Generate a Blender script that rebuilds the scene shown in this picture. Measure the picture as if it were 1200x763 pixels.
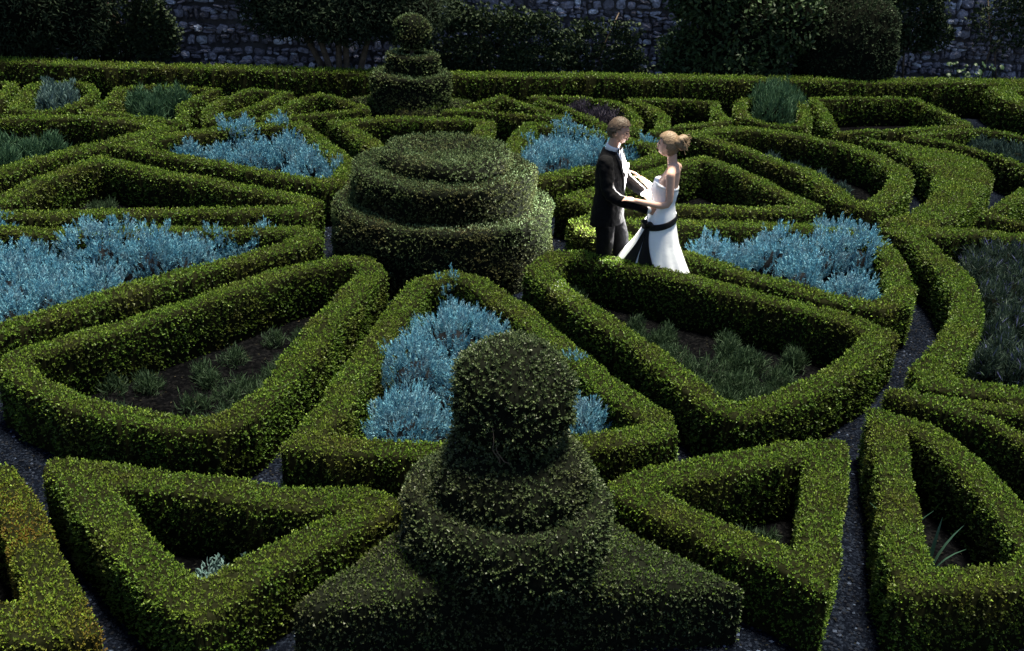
import bpy, math, random
import numpy as np
from mathutils import Vector, Matrix

for o in list(bpy.data.objects):
    bpy.data.objects.remove(o, do_unlink=True)
SC = bpy.context.scene
COL = SC.collection
rad = math.radians

# ------------------------------------------------------------------ camera
CAM_H, PITCH, ROLL = 4.3, 24.0, 2.8
cam = bpy.data.cameras.new('camera')
cam.sensor_width = 36.0
cam.lens = 39.0
cam.clip_start, cam.clip_end = 0.1, 500.0
cam_o = bpy.data.objects.new('camera', cam)
COL.objects.link(cam_o)
cam_o.matrix_world = (Matrix.Translation((0, 0, CAM_H)) @ Matrix.Rotation(rad(90 - PITCH), 4, 'X')
                      @ Matrix.Rotation(rad(ROLL), 4, 'Z'))
SC.camera = cam_o

# ------------------------------------------------------------------ sky and sun
SUN_FROM = Vector((0.14, 0.10, 0.98)).normalized()
world = bpy.data.worlds.new('World')
SC.world = world
world.use_nodes = True
wn = world.node_tree
wn.nodes.clear()
w_out = wn.nodes.new('ShaderNodeOutputWorld')
w_bg = wn.nodes.new('ShaderNodeBackground')
w_sky = wn.nodes.new('ShaderNodeTexSky')
w_sky.sky_type = 'NISHITA'
w_sky.sun_disc = False
w_sky.sun_elevation = math.asin(SUN_FROM.z)
w_sky.sun_rotation = math.atan2(SUN_FROM.x, SUN_FROM.y)
w_bg.inputs['Strength'].default_value = 0.05
wn.links.new(w_sky.outputs[0], w_bg.inputs[0])
wn.links.new(w_bg.outputs[0], w_out.inputs[0])

sun = bpy.data.lights.new('sun', 'SUN')
sun.energy = 5.0
sun.angle = rad(14)
sun.color = (1.0, 0.93, 0.74)
sun_o = bpy.data.objects.new('sun', sun)
COL.objects.link(sun_o)
sun_o.rotation_euler = SUN_FROM.to_track_quat('Z', 'Y').to_euler()

SC.view_settings.view_transform = 'Standard'
SC.view_settings.look = 'None'
SC.view_settings.gamma = 1.0
SC.view_settings.exposure = 1.38

# ------------------------------------------------------------------ helpers
RNG = np.random.default_rng(7)


def tag(o, label=None, cat=None, group=None, kind=None):
    if label: o['label'] = label
    if cat: o['category'] = cat
    if group: o['group'] = group
    if kind: o['kind'] = kind
    return o


def empty(name, loc, label, cat, group=None, rz=0.0):
    o = bpy.data.objects.new(name, None)
    o.empty_display_size = 0.1
    COL.objects.link(o)
    o.location = loc
    o.rotation_euler = (0, 0, rz)
    return tag(o, label, cat, group)


def mesh_np(name, V, polys, mats, midx=None, smooth=False):
    """V (n,3); polys: list of int arrays (m,k)."""
    me = bpy.data.meshes.new(name)
    V = np.asarray(V, np.float32)
    me.vertices.add(len(V))
    me.vertices.foreach_set('co', V.ravel())
    polys = [np.asarray(p, np.int32) for p in polys if len(p)]
    tot = np.concatenate([np.full(len(p), p.shape[1], np.int32) for p in polys])
    loops = np.concatenate([p.ravel() for p in polys])
    me.loops.add(len(loops))
    me.loops.foreach_set('vertex_index', loops)
    me.polygons.add(len(tot))
    me.polygons.foreach_set('loop_start', np.concatenate([[0], np.cumsum(tot)[:-1]]).astype(np.int32))
    me.polygons.foreach_set('loop_total', tot)
    for m in (mats if isinstance(mats, (list, tuple)) else [mats]):
        me.materials.append(m)
    if midx is not None:
        me.polygons.foreach_set('material_index', np.asarray(midx, np.int32))
    me.polygons.foreach_set('use_smooth', np.full(len(tot), smooth))
    me.update(calc_edges=True)
    return me


def obj(name, me, parent=None, loc=(0, 0, 0), kind=None):
    o = bpy.data.objects.new(name, me)
    COL.objects.link(o)
    o.location = loc
    if parent is not None:
        o.parent = parent
    if kind: o['kind'] = kind
    return o


def unit(v):
    return v / np.maximum(np.linalg.norm(v, axis=-1, keepdims=True), 1e-9)


def vnoise(x, y, s, seed=0):
    """smooth value noise in -1..1, feature size s (metres)"""
    r = np.random.default_rng(seed)
    T = r.random((64, 64)) * 2 - 1
    x = np.asarray(x, float) / s + 1000.3
    y = np.asarray(y, float) / s + 1000.7
    xi, yi = np.floor(x).astype(int), np.floor(y).astype(int)
    fx, fy = x - xi, y - yi
    fx, fy = fx * fx * (3 - 2 * fx), fy * fy * (3 - 2 * fy)
    g = lambda a, b: T[a % 64, b % 64]
    return (g(xi, yi) * (1 - fx) * (1 - fy) + g(xi + 1, yi) * fx * (1 - fy)
            + g(xi, yi + 1) * (1 - fx) * fy + g(xi + 1, yi + 1) * fx * fy)


# ------------------------------------------------------------------ materials
def new_mat(name):
    m = bpy.data.materials.new(name)
    m.use_nodes = True
    nt = m.node_tree
    b = nt.nodes['Principled BSDF']
    return m, nt, b


def ramp(nt, stops, inp):
    r = nt.nodes.new('ShaderNodeValToRGB')
    el = r.color_ramp.elements
    while len(el) < len(stops): el.new(0.5)
    for e, (p, c) in zip(el, stops):
        e.position = p
        e.color = (*c, 1)
    nt.links.new(inp, r.inputs[0])
    return r.outputs[0]


def noise(nt, scale, detail=3.0, rough=0.6):
    t = nt.nodes.new('ShaderNodeTexCoord')
    g = nt.nodes.new('ShaderNodeNewGeometry')
    n = nt.nodes.new('ShaderNodeTexNoise')
    n.inputs['Scale'].default_value = scale
    n.inputs['Detail'].default_value = detail
    n.inputs['Roughness'].default_value = rough
    nt.links.new(g.outputs['Position'], n.inputs['Vector'])
    return n.outputs['Fac']


def mixc(nt, fac, a, b, mode='MIX'):
    m = nt.nodes.new('ShaderNodeMix')
    m.data_type = 'RGBA'
    m.blend_type = mode
    if isinstance(fac, float): m.inputs[0].default_value = fac
    else: nt.links.new(fac, m.inputs[0])
    for s, v in ((6, a), (7, b)):
        if isinstance(v, tuple): m.inputs[s].default_value = (*v, 1)
        else: nt.links.new(v, m.inputs[s])
    return m.outputs[2]


def leaf_mat(name, stops, rough=0.5, spec=0.3, patch=None, patch_scale=1.2, translucent=0.18):
    """leaf colour: one value per leaf (island), broken up by patches in the plant"""
    m, nt, b = new_mat(name)
    g = nt.nodes.new('ShaderNodeNewGeometry')
    col = ramp(nt, stops, g.outputs['Random Per Island'])
    if patch:
        f = noise(nt, patch_scale, 3.0)
        f = ramp(nt, [(0.45, (0, 0, 0)), (0.68, (1, 1, 1))], f)
        col = mixc(nt, f, col, mixc(nt, 0.65, col, patch))
    nt.links.new(col, b.inputs['Base Color'])
    b.inputs['Roughness'].default_value = rough
    b.inputs['Specular IOR Level'].default_value = spec
    if translucent:
        t = nt.nodes.new('ShaderNodeBsdfTranslucent')
        nt.links.new(col, t.inputs[0])
        x = nt.nodes.new('ShaderNodeMixShader')
        x.inputs[0].default_value = translucent
        nt.links.new(b.outputs[0], x.inputs[1])
        nt.links.new(t.outputs[0], x.inputs[2])
        nt.links.new(x.outputs[0], nt.nodes['Material Output'].inputs[0])
    return m


def plain_mat(name, col, rough=0.6, spec=0.3, var=0.25, scale=8.0, bump=0.0, bscale=60.0, metal=0.0):
    m, nt, b = new_mat(name)
    f = noise(nt, scale, 4.0)
    c0 = tuple(x * (1 - var) for x in col)
    c1 = tuple(min(1, x * (1 + var)) for x in col)
    nt.links.new(ramp(nt, [(0.3, c0), (0.7, c1)], f), b.inputs['Base Color'])
    b.inputs['Roughness'].default_value = rough
    b.inputs['Specular IOR Level'].default_value = spec
    b.inputs['Metallic'].default_value = metal
    if bump:
        n2 = noise(nt, bscale, 3.0)
        bp = nt.nodes.new('ShaderNodeBump')
        bp.inputs['Strength'].default_value = bump
        bp.inputs['Distance'].default_value = 0.01
        nt.links.new(n2, bp.inputs['Height'])
        nt.links.new(bp.outputs[0], b.inputs['Normal'])
    return m


M = {}
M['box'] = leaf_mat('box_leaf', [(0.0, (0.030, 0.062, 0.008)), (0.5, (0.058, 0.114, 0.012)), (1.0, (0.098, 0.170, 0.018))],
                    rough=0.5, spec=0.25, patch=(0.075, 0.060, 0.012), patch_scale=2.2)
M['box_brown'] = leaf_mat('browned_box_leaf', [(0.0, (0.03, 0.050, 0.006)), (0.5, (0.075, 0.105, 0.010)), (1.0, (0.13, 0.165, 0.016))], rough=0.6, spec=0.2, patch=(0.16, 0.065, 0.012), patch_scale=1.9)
M['box_lit_young'] = leaf_mat('box_lit_young_leaf', [(0.0, (0.08, 0.15, 0.014)), (1.0, (0.185, 0.275, 0.028))], rough=0.5, spec=0.25,  # young tips, also used to paint light on the hedge tops
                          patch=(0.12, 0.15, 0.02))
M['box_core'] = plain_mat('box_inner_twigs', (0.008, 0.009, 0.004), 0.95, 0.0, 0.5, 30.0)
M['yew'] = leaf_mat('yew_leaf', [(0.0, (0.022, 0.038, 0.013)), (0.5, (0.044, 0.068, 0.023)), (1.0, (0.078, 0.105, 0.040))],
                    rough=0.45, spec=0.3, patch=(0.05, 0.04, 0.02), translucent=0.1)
M['yew_lit_young'] = leaf_mat('yew_lit_young_leaf', [(0.0, (0.05, 0.075, 0.03)), (1.0, (0.10, 0.13, 0.05))], rough=0.45, spec=0.3, translucent=0.1)  # brighter tips on upper faces paint the lit rims
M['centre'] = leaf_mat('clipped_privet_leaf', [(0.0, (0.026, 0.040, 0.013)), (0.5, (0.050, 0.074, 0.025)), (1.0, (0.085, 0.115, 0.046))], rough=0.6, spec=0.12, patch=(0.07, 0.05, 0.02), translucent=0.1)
M['centre_lit_young'] = leaf_mat('clipped_privet_lit_young_leaf', [(0.0, (0.08, 0.125, 0.055)), (1.0, (0.14, 0.20, 0.095))], rough=0.6, spec=0.12, translucent=0.1)  # lighter tips paint light on the tier tops
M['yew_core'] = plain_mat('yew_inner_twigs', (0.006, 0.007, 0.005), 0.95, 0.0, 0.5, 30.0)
M['dark'] = leaf_mat('dark_tree_leaf', [(0.0, (0.010, 0.018, 0.010)), (0.6, (0.020, 0.034, 0.018)), (1.0, (0.035, 0.052, 0.026))],
                     rough=0.75, spec=0.12, translucent=0.1)
M['laurel'] = leaf_mat('laurel_leaf', [(0.0, (0.015, 0.030, 0.012)), (0.6, (0.03, 0.055, 0.022)), (1.0, (0.05, 0.085, 0.03))],
                       rough=0.55, spec=0.2, translucent=0.1)
M['ivy'] = leaf_mat('ivy_leaf', [(0.0, (0.012, 0.022, 0.012)), (0.6, (0.024, 0.040, 0.018)), (1.0, (0.045, 0.065, 0.025))],
                    rough=0.65, spec=0.15, translucent=0.1)
M['santolina'] = leaf_mat('santolina_frond', [(0.0, (0.04, 0.11, 0.16)), (0.35, (0.085, 0.26, 0.37)), (0.75, (0.145, 0.38, 0.50)), (1.0, (0.29, 0.54, 0.64))],
                          rough=0.7, spec=0.2, patch=(0.16, 0.22, 0.27), patch_scale=6.0)
M['santolina_shade_core'] = plain_mat('santolina_shade_wood', (0.007, 0.008, 0.010), 0.9, 0.1, 0.5, 30.0)  # near-black wood, so the gaps between shoots read as shade
M['greyleaf'] = leaf_mat('grey_green_frond', [(0.0, (0.05, 0.10, 0.09)), (1.0, (0.14, 0.22, 0.22))], rough=0.7, spec=0.2)
M['feather'] = leaf_mat('feathery_green', [(0.0, (0.025, 0.065, 0.035)), (1.0, (0.07, 0.14, 0.075))], rough=0.6, spec=0.2)
M['weed'] = leaf_mat('weed_leaf', [(0.0, (0.012, 0.028, 0.014)), (1.0, (0.042, 0.075, 0.034))], rough=0.6, spec=0.2)
M['lavender'] = leaf_mat('lavender_leaf', [(0.0, (0.012, 0.026, 0.018)), (0.8, (0.035, 0.060, 0.040)), (1.0, (0.07, 0.10, 0.09))], rough=0.6, spec=0.2)
M['flower'] = leaf_mat('lavender_flower', [(0.0, (0.06, 0.065, 0.15)), (1.0, (0.15, 0.16, 0.36))], rough=0.7, spec=0.1)
M['teal'] = leaf_mat('dull_teal_leaf', [(0.0, (0.022, 0.045, 0.04)), (1.0, (0.06, 0.10, 0.09))], rough=0.7, spec=0.15)
M['heather'] = leaf_mat('heather_leaf', [(0.0, (0.025, 0.022, 0.03)), (1.0, (0.075, 0.065, 0.095))], rough=0.7, spec=0.2)
M['iris'] = leaf_mat('iris_leaf', [(0.0, (0.03, 0.075, 0.05)), (1.0, (0.06, 0.13, 0.09))], rough=0.4, spec=0.4)
M['bright'] = leaf_mat('bright_green_leaf', [(0.0, (0.010, 0.028, 0.008)), (1.0, (0.022, 0.052, 0.014))], rough=0.5, spec=0.3)
M['bark'] = plain_mat('bark', (0.10, 0.075, 0.055), 0.85, 0.2, 0.45, 14.0, 0.6, 40.0)
M['twig'] = plain_mat('dry_twig', (0.20, 0.17, 0.13), 0.8, 0.2, 0.3, 20.0)


def ground_mat(name, a, b_, c, vs):
    m, nt, b = new_mat(name)
    g = nt.nodes.new('ShaderNodeNewGeometry')
    v = nt.nodes.new('ShaderNodeTexVoronoi')
    v.inputs['Scale'].default_value = vs
    nt.links.new(g.outputs['Position'], v.inputs['Vector'])
    sep = nt.nodes.new('ShaderNodeSeparateColor')
    nt.links.new(v.outputs['Color'], sep.inputs[0])
    col = ramp(nt, [(0.0, a), (0.6, b_), (1.0, c)], sep.outputs[0])
    big = ramp(nt, [(0.35, (0.55, 0.55, 0.55)), (0.7, (1.1, 1.1, 1.1))], noise(nt, 1.7, 4.0))
    nt.links.new(mixc(nt, 1.0, col, big, 'MULTIPLY'), b.inputs['Base Color'])
    bp = nt.nodes.new('ShaderNodeBump')
    bp.inputs['Strength'].default_value = 0.8
    bp.inputs['Distance'].default_value = 0.012
    inv = nt.nodes.new('ShaderNodeMath')
    inv.operation = 'SUBTRACT'
    inv.inputs[0].default_value = 1.0
    nt.links.new(v.outputs['Distance'], inv.inputs[1])
    nt.links.new(inv.outputs[0], bp.inputs['Height'])
    nt.links.new(bp.outputs[0], b.inputs['Normal'])
    b.inputs['Roughness'].default_value = 0.9
    b.inputs['Specular IOR Level'].default_value = 0.0
    return m


M['gravel'] = ground_mat('slate_gravel', (0.002, 0.0027, 0.005), (0.004, 0.0055, 0.010), (0.015, 0.020, 0.033), 70.0)
M['soil'] = ground_mat('bed_soil', (0.0015, 0.0016, 0.002), (0.0028, 0.003, 0.0036), (0.007, 0.007, 0.0075), 45.0)
M['pebble'] = leaf_mat('slate_pebble', [(0.0, (0.003, 0.004, 0.007)), (0.9, (0.007, 0.009, 0.016)), (1.0, (0.06, 0.08, 0.13))],
                       rough=0.7, spec=0.08, translucent=0)


def stone_mat():
    m, nt, b = new_mat('wall_stone')
    g = nt.nodes.new('ShaderNodeNewGeometry')
    i = nt.nodes.new('ShaderNodeObjectInfo')
    ad = nt.nodes.new('ShaderNodeMath'); ad.operation = 'ADD'
    nt.links.new(g.outputs['Random Per Island'], ad.inputs[0])
    nt.links.new(i.outputs['Random'], ad.inputs[1])
    fr = nt.nodes.new('ShaderNodeMath'); fr.operation = 'FRACT'
    nt.links.new(ad.outputs[0], fr.inputs[0])
    col = ramp(nt, [(0.0, (0.09, 0.085, 0.10)), (0.40, (0.21, 0.205, 0.25)), (0.75, (0.36, 0.36, 0.44)), (0.9, (0.52, 0.56, 0.66)), (1.0, (0.68, 0.73, 0.82))], fr.outputs[0])
    dirt = ramp(nt, [(0.35, (0.35, 0.33, 0.32)), (0.62, (1.1, 1.1, 1.15))], noise(nt, 9.0, 6.0, 0.7))
    nt.links.new(mixc(nt, 1.0, col, dirt, 'MULTIPLY'), b.inputs['Base Color'])
    bp = nt.nodes.new('ShaderNodeBump')
    bp.inputs['Strength'].default_value = 0.9
    bp.inputs['Distance'].default_value = 0.03
    nt.links.new(noise(nt, 22.0, 5.0), bp.inputs['Height'])
    nt.links.new(bp.outputs[0], b.inputs['Normal'])
    b.inputs['Roughness'].default_value = 0.85
    return m


M['stone'] = stone_mat()
M['mortar'] = plain_mat('old_mortar', (0.075, 0.07, 0.075), 0.95, 0.1, 0.4, 6.0, 0.7, 30.0)


# ------------------------------------------------------------------ leaves on a surface
def tri_of(polys):
    out = []
    for p in polys:
        p = np.asarray(p)
        if p.shape[1] == 3: out.append(p)
        else: out += [p[:, [0, 1, 2]], p[:, [0, 2, 3]]]
    return np.concatenate(out)


def rand_unit(n, rng):
    return unit(rng.normal(size=(n, 3)))


def sample_surface(V, T, dens, rng, zmin=-1):
    a, b, c = V[T[:, 0]], V[T[:, 1]], V[T[:, 2]]
    n = np.cross(b - a, c - a)
    ar = np.linalg.norm(n, axis=1) * 0.5
    nn = unit(n)
    cnt = rng.poisson(ar * dens)
    idx = np.repeat(np.arange(len(T)), cnt)
    u, v = rng.random(len(idx)), rng.random(len(idx))
    s = u + v > 1
    u[s], v[s] = 1 - u[s], 1 - v[s]
    p = a[idx] + (b - a)[idx] * u[:, None] + (c - a)[idx] * v[:, None]
    return p, nn[idx]


def blades(p, d, nrm, L, W, fold=0.25):
    """one rhombic leaf per row: base p, direction d, facing nrm, length L, width W"""
    s = unit(np.cross(d, nrm))
    f = np.cross(s, d)
    L, W = L[:, None], W[:, None]
    mid = p + d * L * 0.5
    v = np.stack([p, mid + s * W * 0.5 + f * W * fold, p + d * L, mid - s * W * 0.5 + f * W * fold], 1)
    return v.reshape(-1, 3)


def wedges(p, d, nrm, L, W, flip):
    """one three-cornered leaf per row, broad towards the tip (flip: towards the base)"""
    s = unit(np.cross(d, nrm))
    L, W = L[:, None], W[:, None]
    fl = flip[:, None]
    a = np.where(fl, p + d * L, p)
    m = np.where(fl, p + d * L * 0.12, p + d * L * 0.9)
    return np.stack([a, m + s * W * 0.5, m - s * W * 0.5], 1).reshape(-1, 3)


def tris(V):
    return np.arange(len(V), dtype=np.int32).reshape(-1, 3)


def sprigs(p, n, rng, k, leaf, spread=0.5, up=0.35, aspect=0.55, reach=1.0):
    """a rosette of k leaves at every surface point"""
    N = len(p)
    ax = unit(n * 0.8 + np.array([0, 0, up]) + rng.normal(size=(N, 3)) * spread * 0.6)
    t = unit(np.cross(ax, rand_unit(N, rng)))
    b = np.cross(ax, t)
    size = leaf * rng.uniform(0.75, 1.25, N)
    lift = rng.uniform(-0.9, 0.9, N) * leaf * reach
    VV, MI = [], []
    for i in range(k):
        az = i * 2.4 + rng.uniform(-0.5, 0.5, N)
        tilt = np.interp(i, [0, max(1, k - 1)], [1.25, 0.25]) + rng.uniform(-0.2, 0.2, N)
        r = t * np.cos(az)[:, None] + b * np.sin(az)[:, None]
        d = ax * np.cos(tilt)[:, None] + r * np.sin(tilt)[:, None]
        fn = unit(ax * np.sin(tilt)[:, None] - r * np.cos(tilt)[:, None] + rng.normal(size=(N, 3)) * 0.25)
        base = p + ax * (lift + (i / k - 0.5) * leaf * 1.3)[:, None]
        VV.append(wedges(base, d, fn, size * rng.uniform(0.7, 1.3, N), size * aspect * 1.15, rng.random(N) < 0.5))
        MI.append(((i >= k - 1) & ((n[:, 2] > 0.5) | (rng.random(N) < 0.13))).astype(int))  # lighter young tips kept mostly to tops: light from above put into colour
    V = np.concatenate(VV)
    return V, np.concatenate(MI)


def quads(V):
    return np.arange(len(V), dtype=np.int32).reshape(-1, 4)


def eye_dist(x, y, z=0.4):
    return math.sqrt(x * x + y * y + (CAM_H - z) ** 2)


def leafy(parent, V, polys, mats, dist, seed, k=6, leaf0=0.0158, cover=1.2, core=None, core_name='clipped_body', up=0.15,
          leaf_name='leaves', side_dens=0.7, reach=0.55):
    """the clipped body and a coat of real leaves, both children of parent (coordinates local to parent)"""
    rng = np.random.default_rng(seed)
    T = tri_of(polys)
    q_ = parent
    while q_.parent is not None: q_ = q_.parent
    parent_at = q_.location
    leaf = leaf0 * max(1.0, dist / 8.0) ** 0.7
    dens = cover / (leaf * leaf * 0.28 * k)
    p, n = sample_surface(V, T, dens, rng)
    # fewer leaves low down and on the far sides, where other growth stands in front of them
    wp = p + np.array([parent_at[0], parent_at[1], 0])
    view = unit(np.array([0, 0, CAM_H]) - wp)
    pr = np.where((n * view).sum(1) < -0.1, 0.30, side_dens)
    pr = np.where(p[:, 2] < 0.10, pr * 0.5, pr)
    keep = (n[:, 2] > 0.4) | (rng.random(len(p)) < pr)
    p, n = p[keep], n[keep]
    LV, mi = sprigs(p, n, rng, k, leaf, up=up, reach=reach)
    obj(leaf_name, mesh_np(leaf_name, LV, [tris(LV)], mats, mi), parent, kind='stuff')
    obj(core_name, mesh_np(core_name, V, polys, core, smooth=True), parent)
    return len(LV) // 3


# ------------------------------------------------------------------ hedges from a plan
def resample(P, step, closed=True):
    P = np.asarray(P, float)
    Q = np.vstack([P, P[:1]]) if closed else P
    seg = np.linalg.norm(np.diff(Q, axis=0), axis=1)
    s = np.concatenate([[0], np.cumsum(seg)])
    n = max(8, int(s[-1] / step))
    u = np.linspace(0, s[-1], n, endpoint=not closed)
    return np.stack([np.interp(u, s, Q[:, 0]), np.interp(u, s, Q[:, 1])], 1)


def smooth_loop(P, step=0.06, it=1, closed=True):
    R = resample(P, step, closed)
    for _ in range(it):
        if closed:
            R = (np.roll(R, 1, 0) + R * 2 + np.roll(R, -1, 0)) / 4
        else:
            R[1:-1] = (R[:-2] + R[1:-1] * 2 + R[2:]) / 4
    return R


def dist_poly(X, R, closed=True):
    A = R
    B = np.roll(R, -1, 0) if closed else R[1:]
    if not closed: A = R[:-1]
    best = np.full(len(X), 1e9)
    for a, b in zip(A, B):
        ab = b - a
        t = np.clip(((X - a) @ ab) / max(ab @ ab, 1e-9), 0, 1)
        q = X - (a + t[:, None] * ab)
        best = np.minimum(best, (q * q).sum(1))
    return np.sqrt(best)


def dist_mitre(X, P, w):
    """distance to a closed polyline whose corners stay square on the outside"""
    n = len(P)
    A, B = P, np.roll(P, -1, 0)
    best = np.full(len(X), 1e9)
    T, D = [], []
    for a, b in zip(A, B):
        ab = b - a
        L = max(np.linalg.norm(ab), 1e-6)
        t = ((X - a) @ ab) / (L * L)
        d = np.abs((X[:, 0] - a[0]) * ab[1] - (X[:, 1] - a[1]) * ab[0]) / L
        T.append(t); D.append(d)
        best = np.where((t >= 0) & (t <= 1), np.minimum(best, d), best)
    for i in range(n):
        e = np.linalg.norm(X - P[i], axis=1)
        c = (T[i - 1] > 1) & (T[i] < 0)
        q = np.maximum(np.maximum(D[i - 1], D[i]), e / 1.45)
        best = np.where(c, np.minimum(best, q), np.minimum(best, e))
    return best


def inside(X, R):
    x, y = X[:, 0], X[:, 1]
    c = np.zeros(len(X), bool)
    for (x0, y0), (x1, y1) in zip(R, np.roll(R, -1, 0)):
        k = (y0 > y) != (y1 > y)
        c ^= k & (x < (x1 - x0) * (y - y0) / ((y1 - y0) if y1 != y0 else 1e-9) + x0)
    return c


def plan_body(dfun, lo, hi, h, cell, seed, rnd=0.022, z0=0.0, rise=None):
    """prism over {d > 0} with a rounded, slightly uneven top: marching triangles on a grid"""
    nx, ny = int((hi[0] - lo[0]) / cell) + 2, int((hi[1] - lo[1]) / cell) + 2
    gx, gy = lo[0] + np.arange(nx) * cell, lo[1] + np.arange(ny) * cell
    GX, GY = np.meshgrid(gx, gy, indexing='ij')
    X = np.stack([GX.ravel(), GY.ravel()], 1)
    D = dfun(X) + vnoise(X[:, 0], X[:, 1], 0.22, seed) * 0.016 + vnoise(X[:, 0], X[:, 1], 0.7, seed + 1) * 0.014
    D = np.where(np.abs(D) < 1e-5, 1e-5, D)
    verts, dv, cache, tris, edges = [], [], {}, [], []

    def grid_v(i):
        if i not in cache:
            cache[i] = len(verts); verts.append(X[i]); dv.append(D[i])
        return cache[i]

    def cut_v(i, j):
        key = (i, j) if i < j else (j, i)
        if key not in cache:
            a, b = key
            t = D[a] / (D[a] - D[b])
            cache[key] = len(verts); verts.append(X[a] + (X[b] - X[a]) * t); dv.append(0.0)
        return cache[key]

    I = np.arange(nx * ny).reshape(nx, ny)
    c00, c10, c01, c11 = I[:-1, :-1].ravel(), I[1:, :-1].ravel(), I[:-1, 1:].ravel(), I[1:, 1:].ravel()
    TT = np.concatenate([np.stack([c00, c10, c11], 1), np.stack([c00, c11, c01], 1)])
    S = (D[TT] > 0)
    cntp = S.sum(1)
    for t, s, c in zip(TT[cntp > 0].tolist(), S[cntp > 0].tolist(), cntp[cntp > 0].tolist()):
        if c == 3:
            tris.append([grid_v(t[0]), grid_v(t[1]), grid_v(t[2])])
        elif c == 1:
            k = s.index(True)
            a, b, d = t[k], t[(k + 1) % 3], t[(k + 2) % 3]
            p, q = cut_v(a, b), cut_v(a, d)
            tris.append([grid_v(a), p, q]); edges.append((p, q))
        else:
            k = s.index(False)
            a, b, d = t[k], t[(k + 1) % 3], t[(k + 2) % 3]
            p, q = cut_v(a, b), cut_v(a, d)
            tris += [[p, grid_v(b), grid_v(d)], [p, grid_v(d), q]]; edges.append((q, p))
    V2, dv = np.array(verts), np.array(dv)
    z = h + vnoise(V2[:, 0], V2[:, 1], 0.35, seed + 2) * 0.014 + vnoise(V2[:, 0], V2[:, 1], 1.4, seed + 3) * 0.02
    if rise is not None: z = z + rise(V2)
    z -= rnd * (1 - np.clip(dv / rnd, 0, 1)) ** 2
    n = len(V2)
    E = np.array(edges)
    bi = np.unique(E)
    rem = -np.ones(n, int)
    rem[bi] = n + np.arange(len(bi))
    V = np.vstack([np.c_[V2, z], np.c_[V2[bi], np.full(len(bi), z0)]])
    # E runs with the inside on its left; walls face outwards
    W = np.stack([E[:, 0], rem[E[:, 0]], rem[E[:, 1]], E[:, 1]], 1)
    return V, [np.array(tris), W]


def fix_walls(V, polys, dfun):
    """make the wall quads face away from the hedge"""
    W = polys[1]
    a, b, d = V[W[:, 0]], V[W[:, 1]], V[W[:, 3]]
    n = np.cross(b - a, d - a)
    m = (V[W[:, 0]] + V[W[:, 3]])[:, :2] / 2
    out = dfun(m + unit(n)[:, :2] * 0.02) > dfun(m - unit(n)[:, :2] * 0.02)
    W[out] = W[out][:, ::-1]
    return polys


TRI_COUNT = 0


def hedge(name, label, loop, w=0.33, h=0.46, solid=False, group=None, seed=1, closed=True, mats=None):
    global TRI_COUNT
    R = smooth_loop(loop, closed=closed)
    c = R.mean(0)
    if solid:
        f = lambda X: np.where(inside(X, R), 1, -1) * dist_poly(X, R)
    else:
        C0 = np.asarray(loop, float)
        f = lambda X: w / 2 - dist_mitre(X, C0, w)
    dist = max(4.5, float(np.linalg.norm(np.c_[R, np.full(len(R), h - CAM_H)], axis=1).mean()))
    cell = 0.035 if dist < 12 else 0.05
    V, polys = plan_body(f, R.min(0) - w * 0.5 - 0.08, R.max(0) + w * 0.5 + 0.08, h, cell, seed)
    polys = fix_walls(V, polys, f)
    V = V - np.array([c[0], c[1], 0])
    o = empty(name, (c[0], c[1], 0), label, 'hedge', group)
    TRI_COUNT += leafy(o, V, polys, mats or [M['box'], M['box_lit_young']], dist, seed, core=M['box_core'])
    return o, R, f


def lathe(profile, n=64, cx=0.0, cy=0.0, wob=0.02, seed=0):
    """profile: (r, z) from the bottom outwards to the top"""
    pr = np.array(profile, float)
    ang = np.linspace(0, 2 * math.pi, n, endpoint=False)
    V = []
    for i, (r, z) in enumerate(pr):
        rr = r + wob * (vnoise(np.cos(ang) * r + 7, np.sin(ang) * r + z * 1.7, 0.3, seed) + 0.6 * vnoise(np.cos(ang) * r + 3, np.sin(ang) * r + z * 1.9, 0.12, seed + 1)) * min(1, r / 0.1)
        zz = z + 0.012 * vnoise(np.cos(ang) * r, np.sin(ang) * r, 0.2, seed + 5)
        V.append(np.stack([cx + rr * np.cos(ang), cy + rr * np.sin(ang), zz], 1))
    V = np.concatenate(V)
    F = []
    for i in range(len(pr) - 1):
        a = np.arange(n); b = (a + 1) % n
        F.append(np.stack([i * n + a, i * n + b, (i + 1) * n + b, (i + 1) * n + a], 1))
    return V, [np.concatenate(F)]


def dense_profile(pts, step=0.05):
    out = [pts[0]]
    for a, b in zip(pts[:-1], pts[1:]):
        k = max(1, int(math.hypot(b[0] - a[0], b[1] - a[1]) / step))
        out += [(a[0] + (b[0] - a[0]) * i / k, a[1] + (b[1] - a[1]) * i / k) for i in range(1, k + 1)]
    return out
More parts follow.
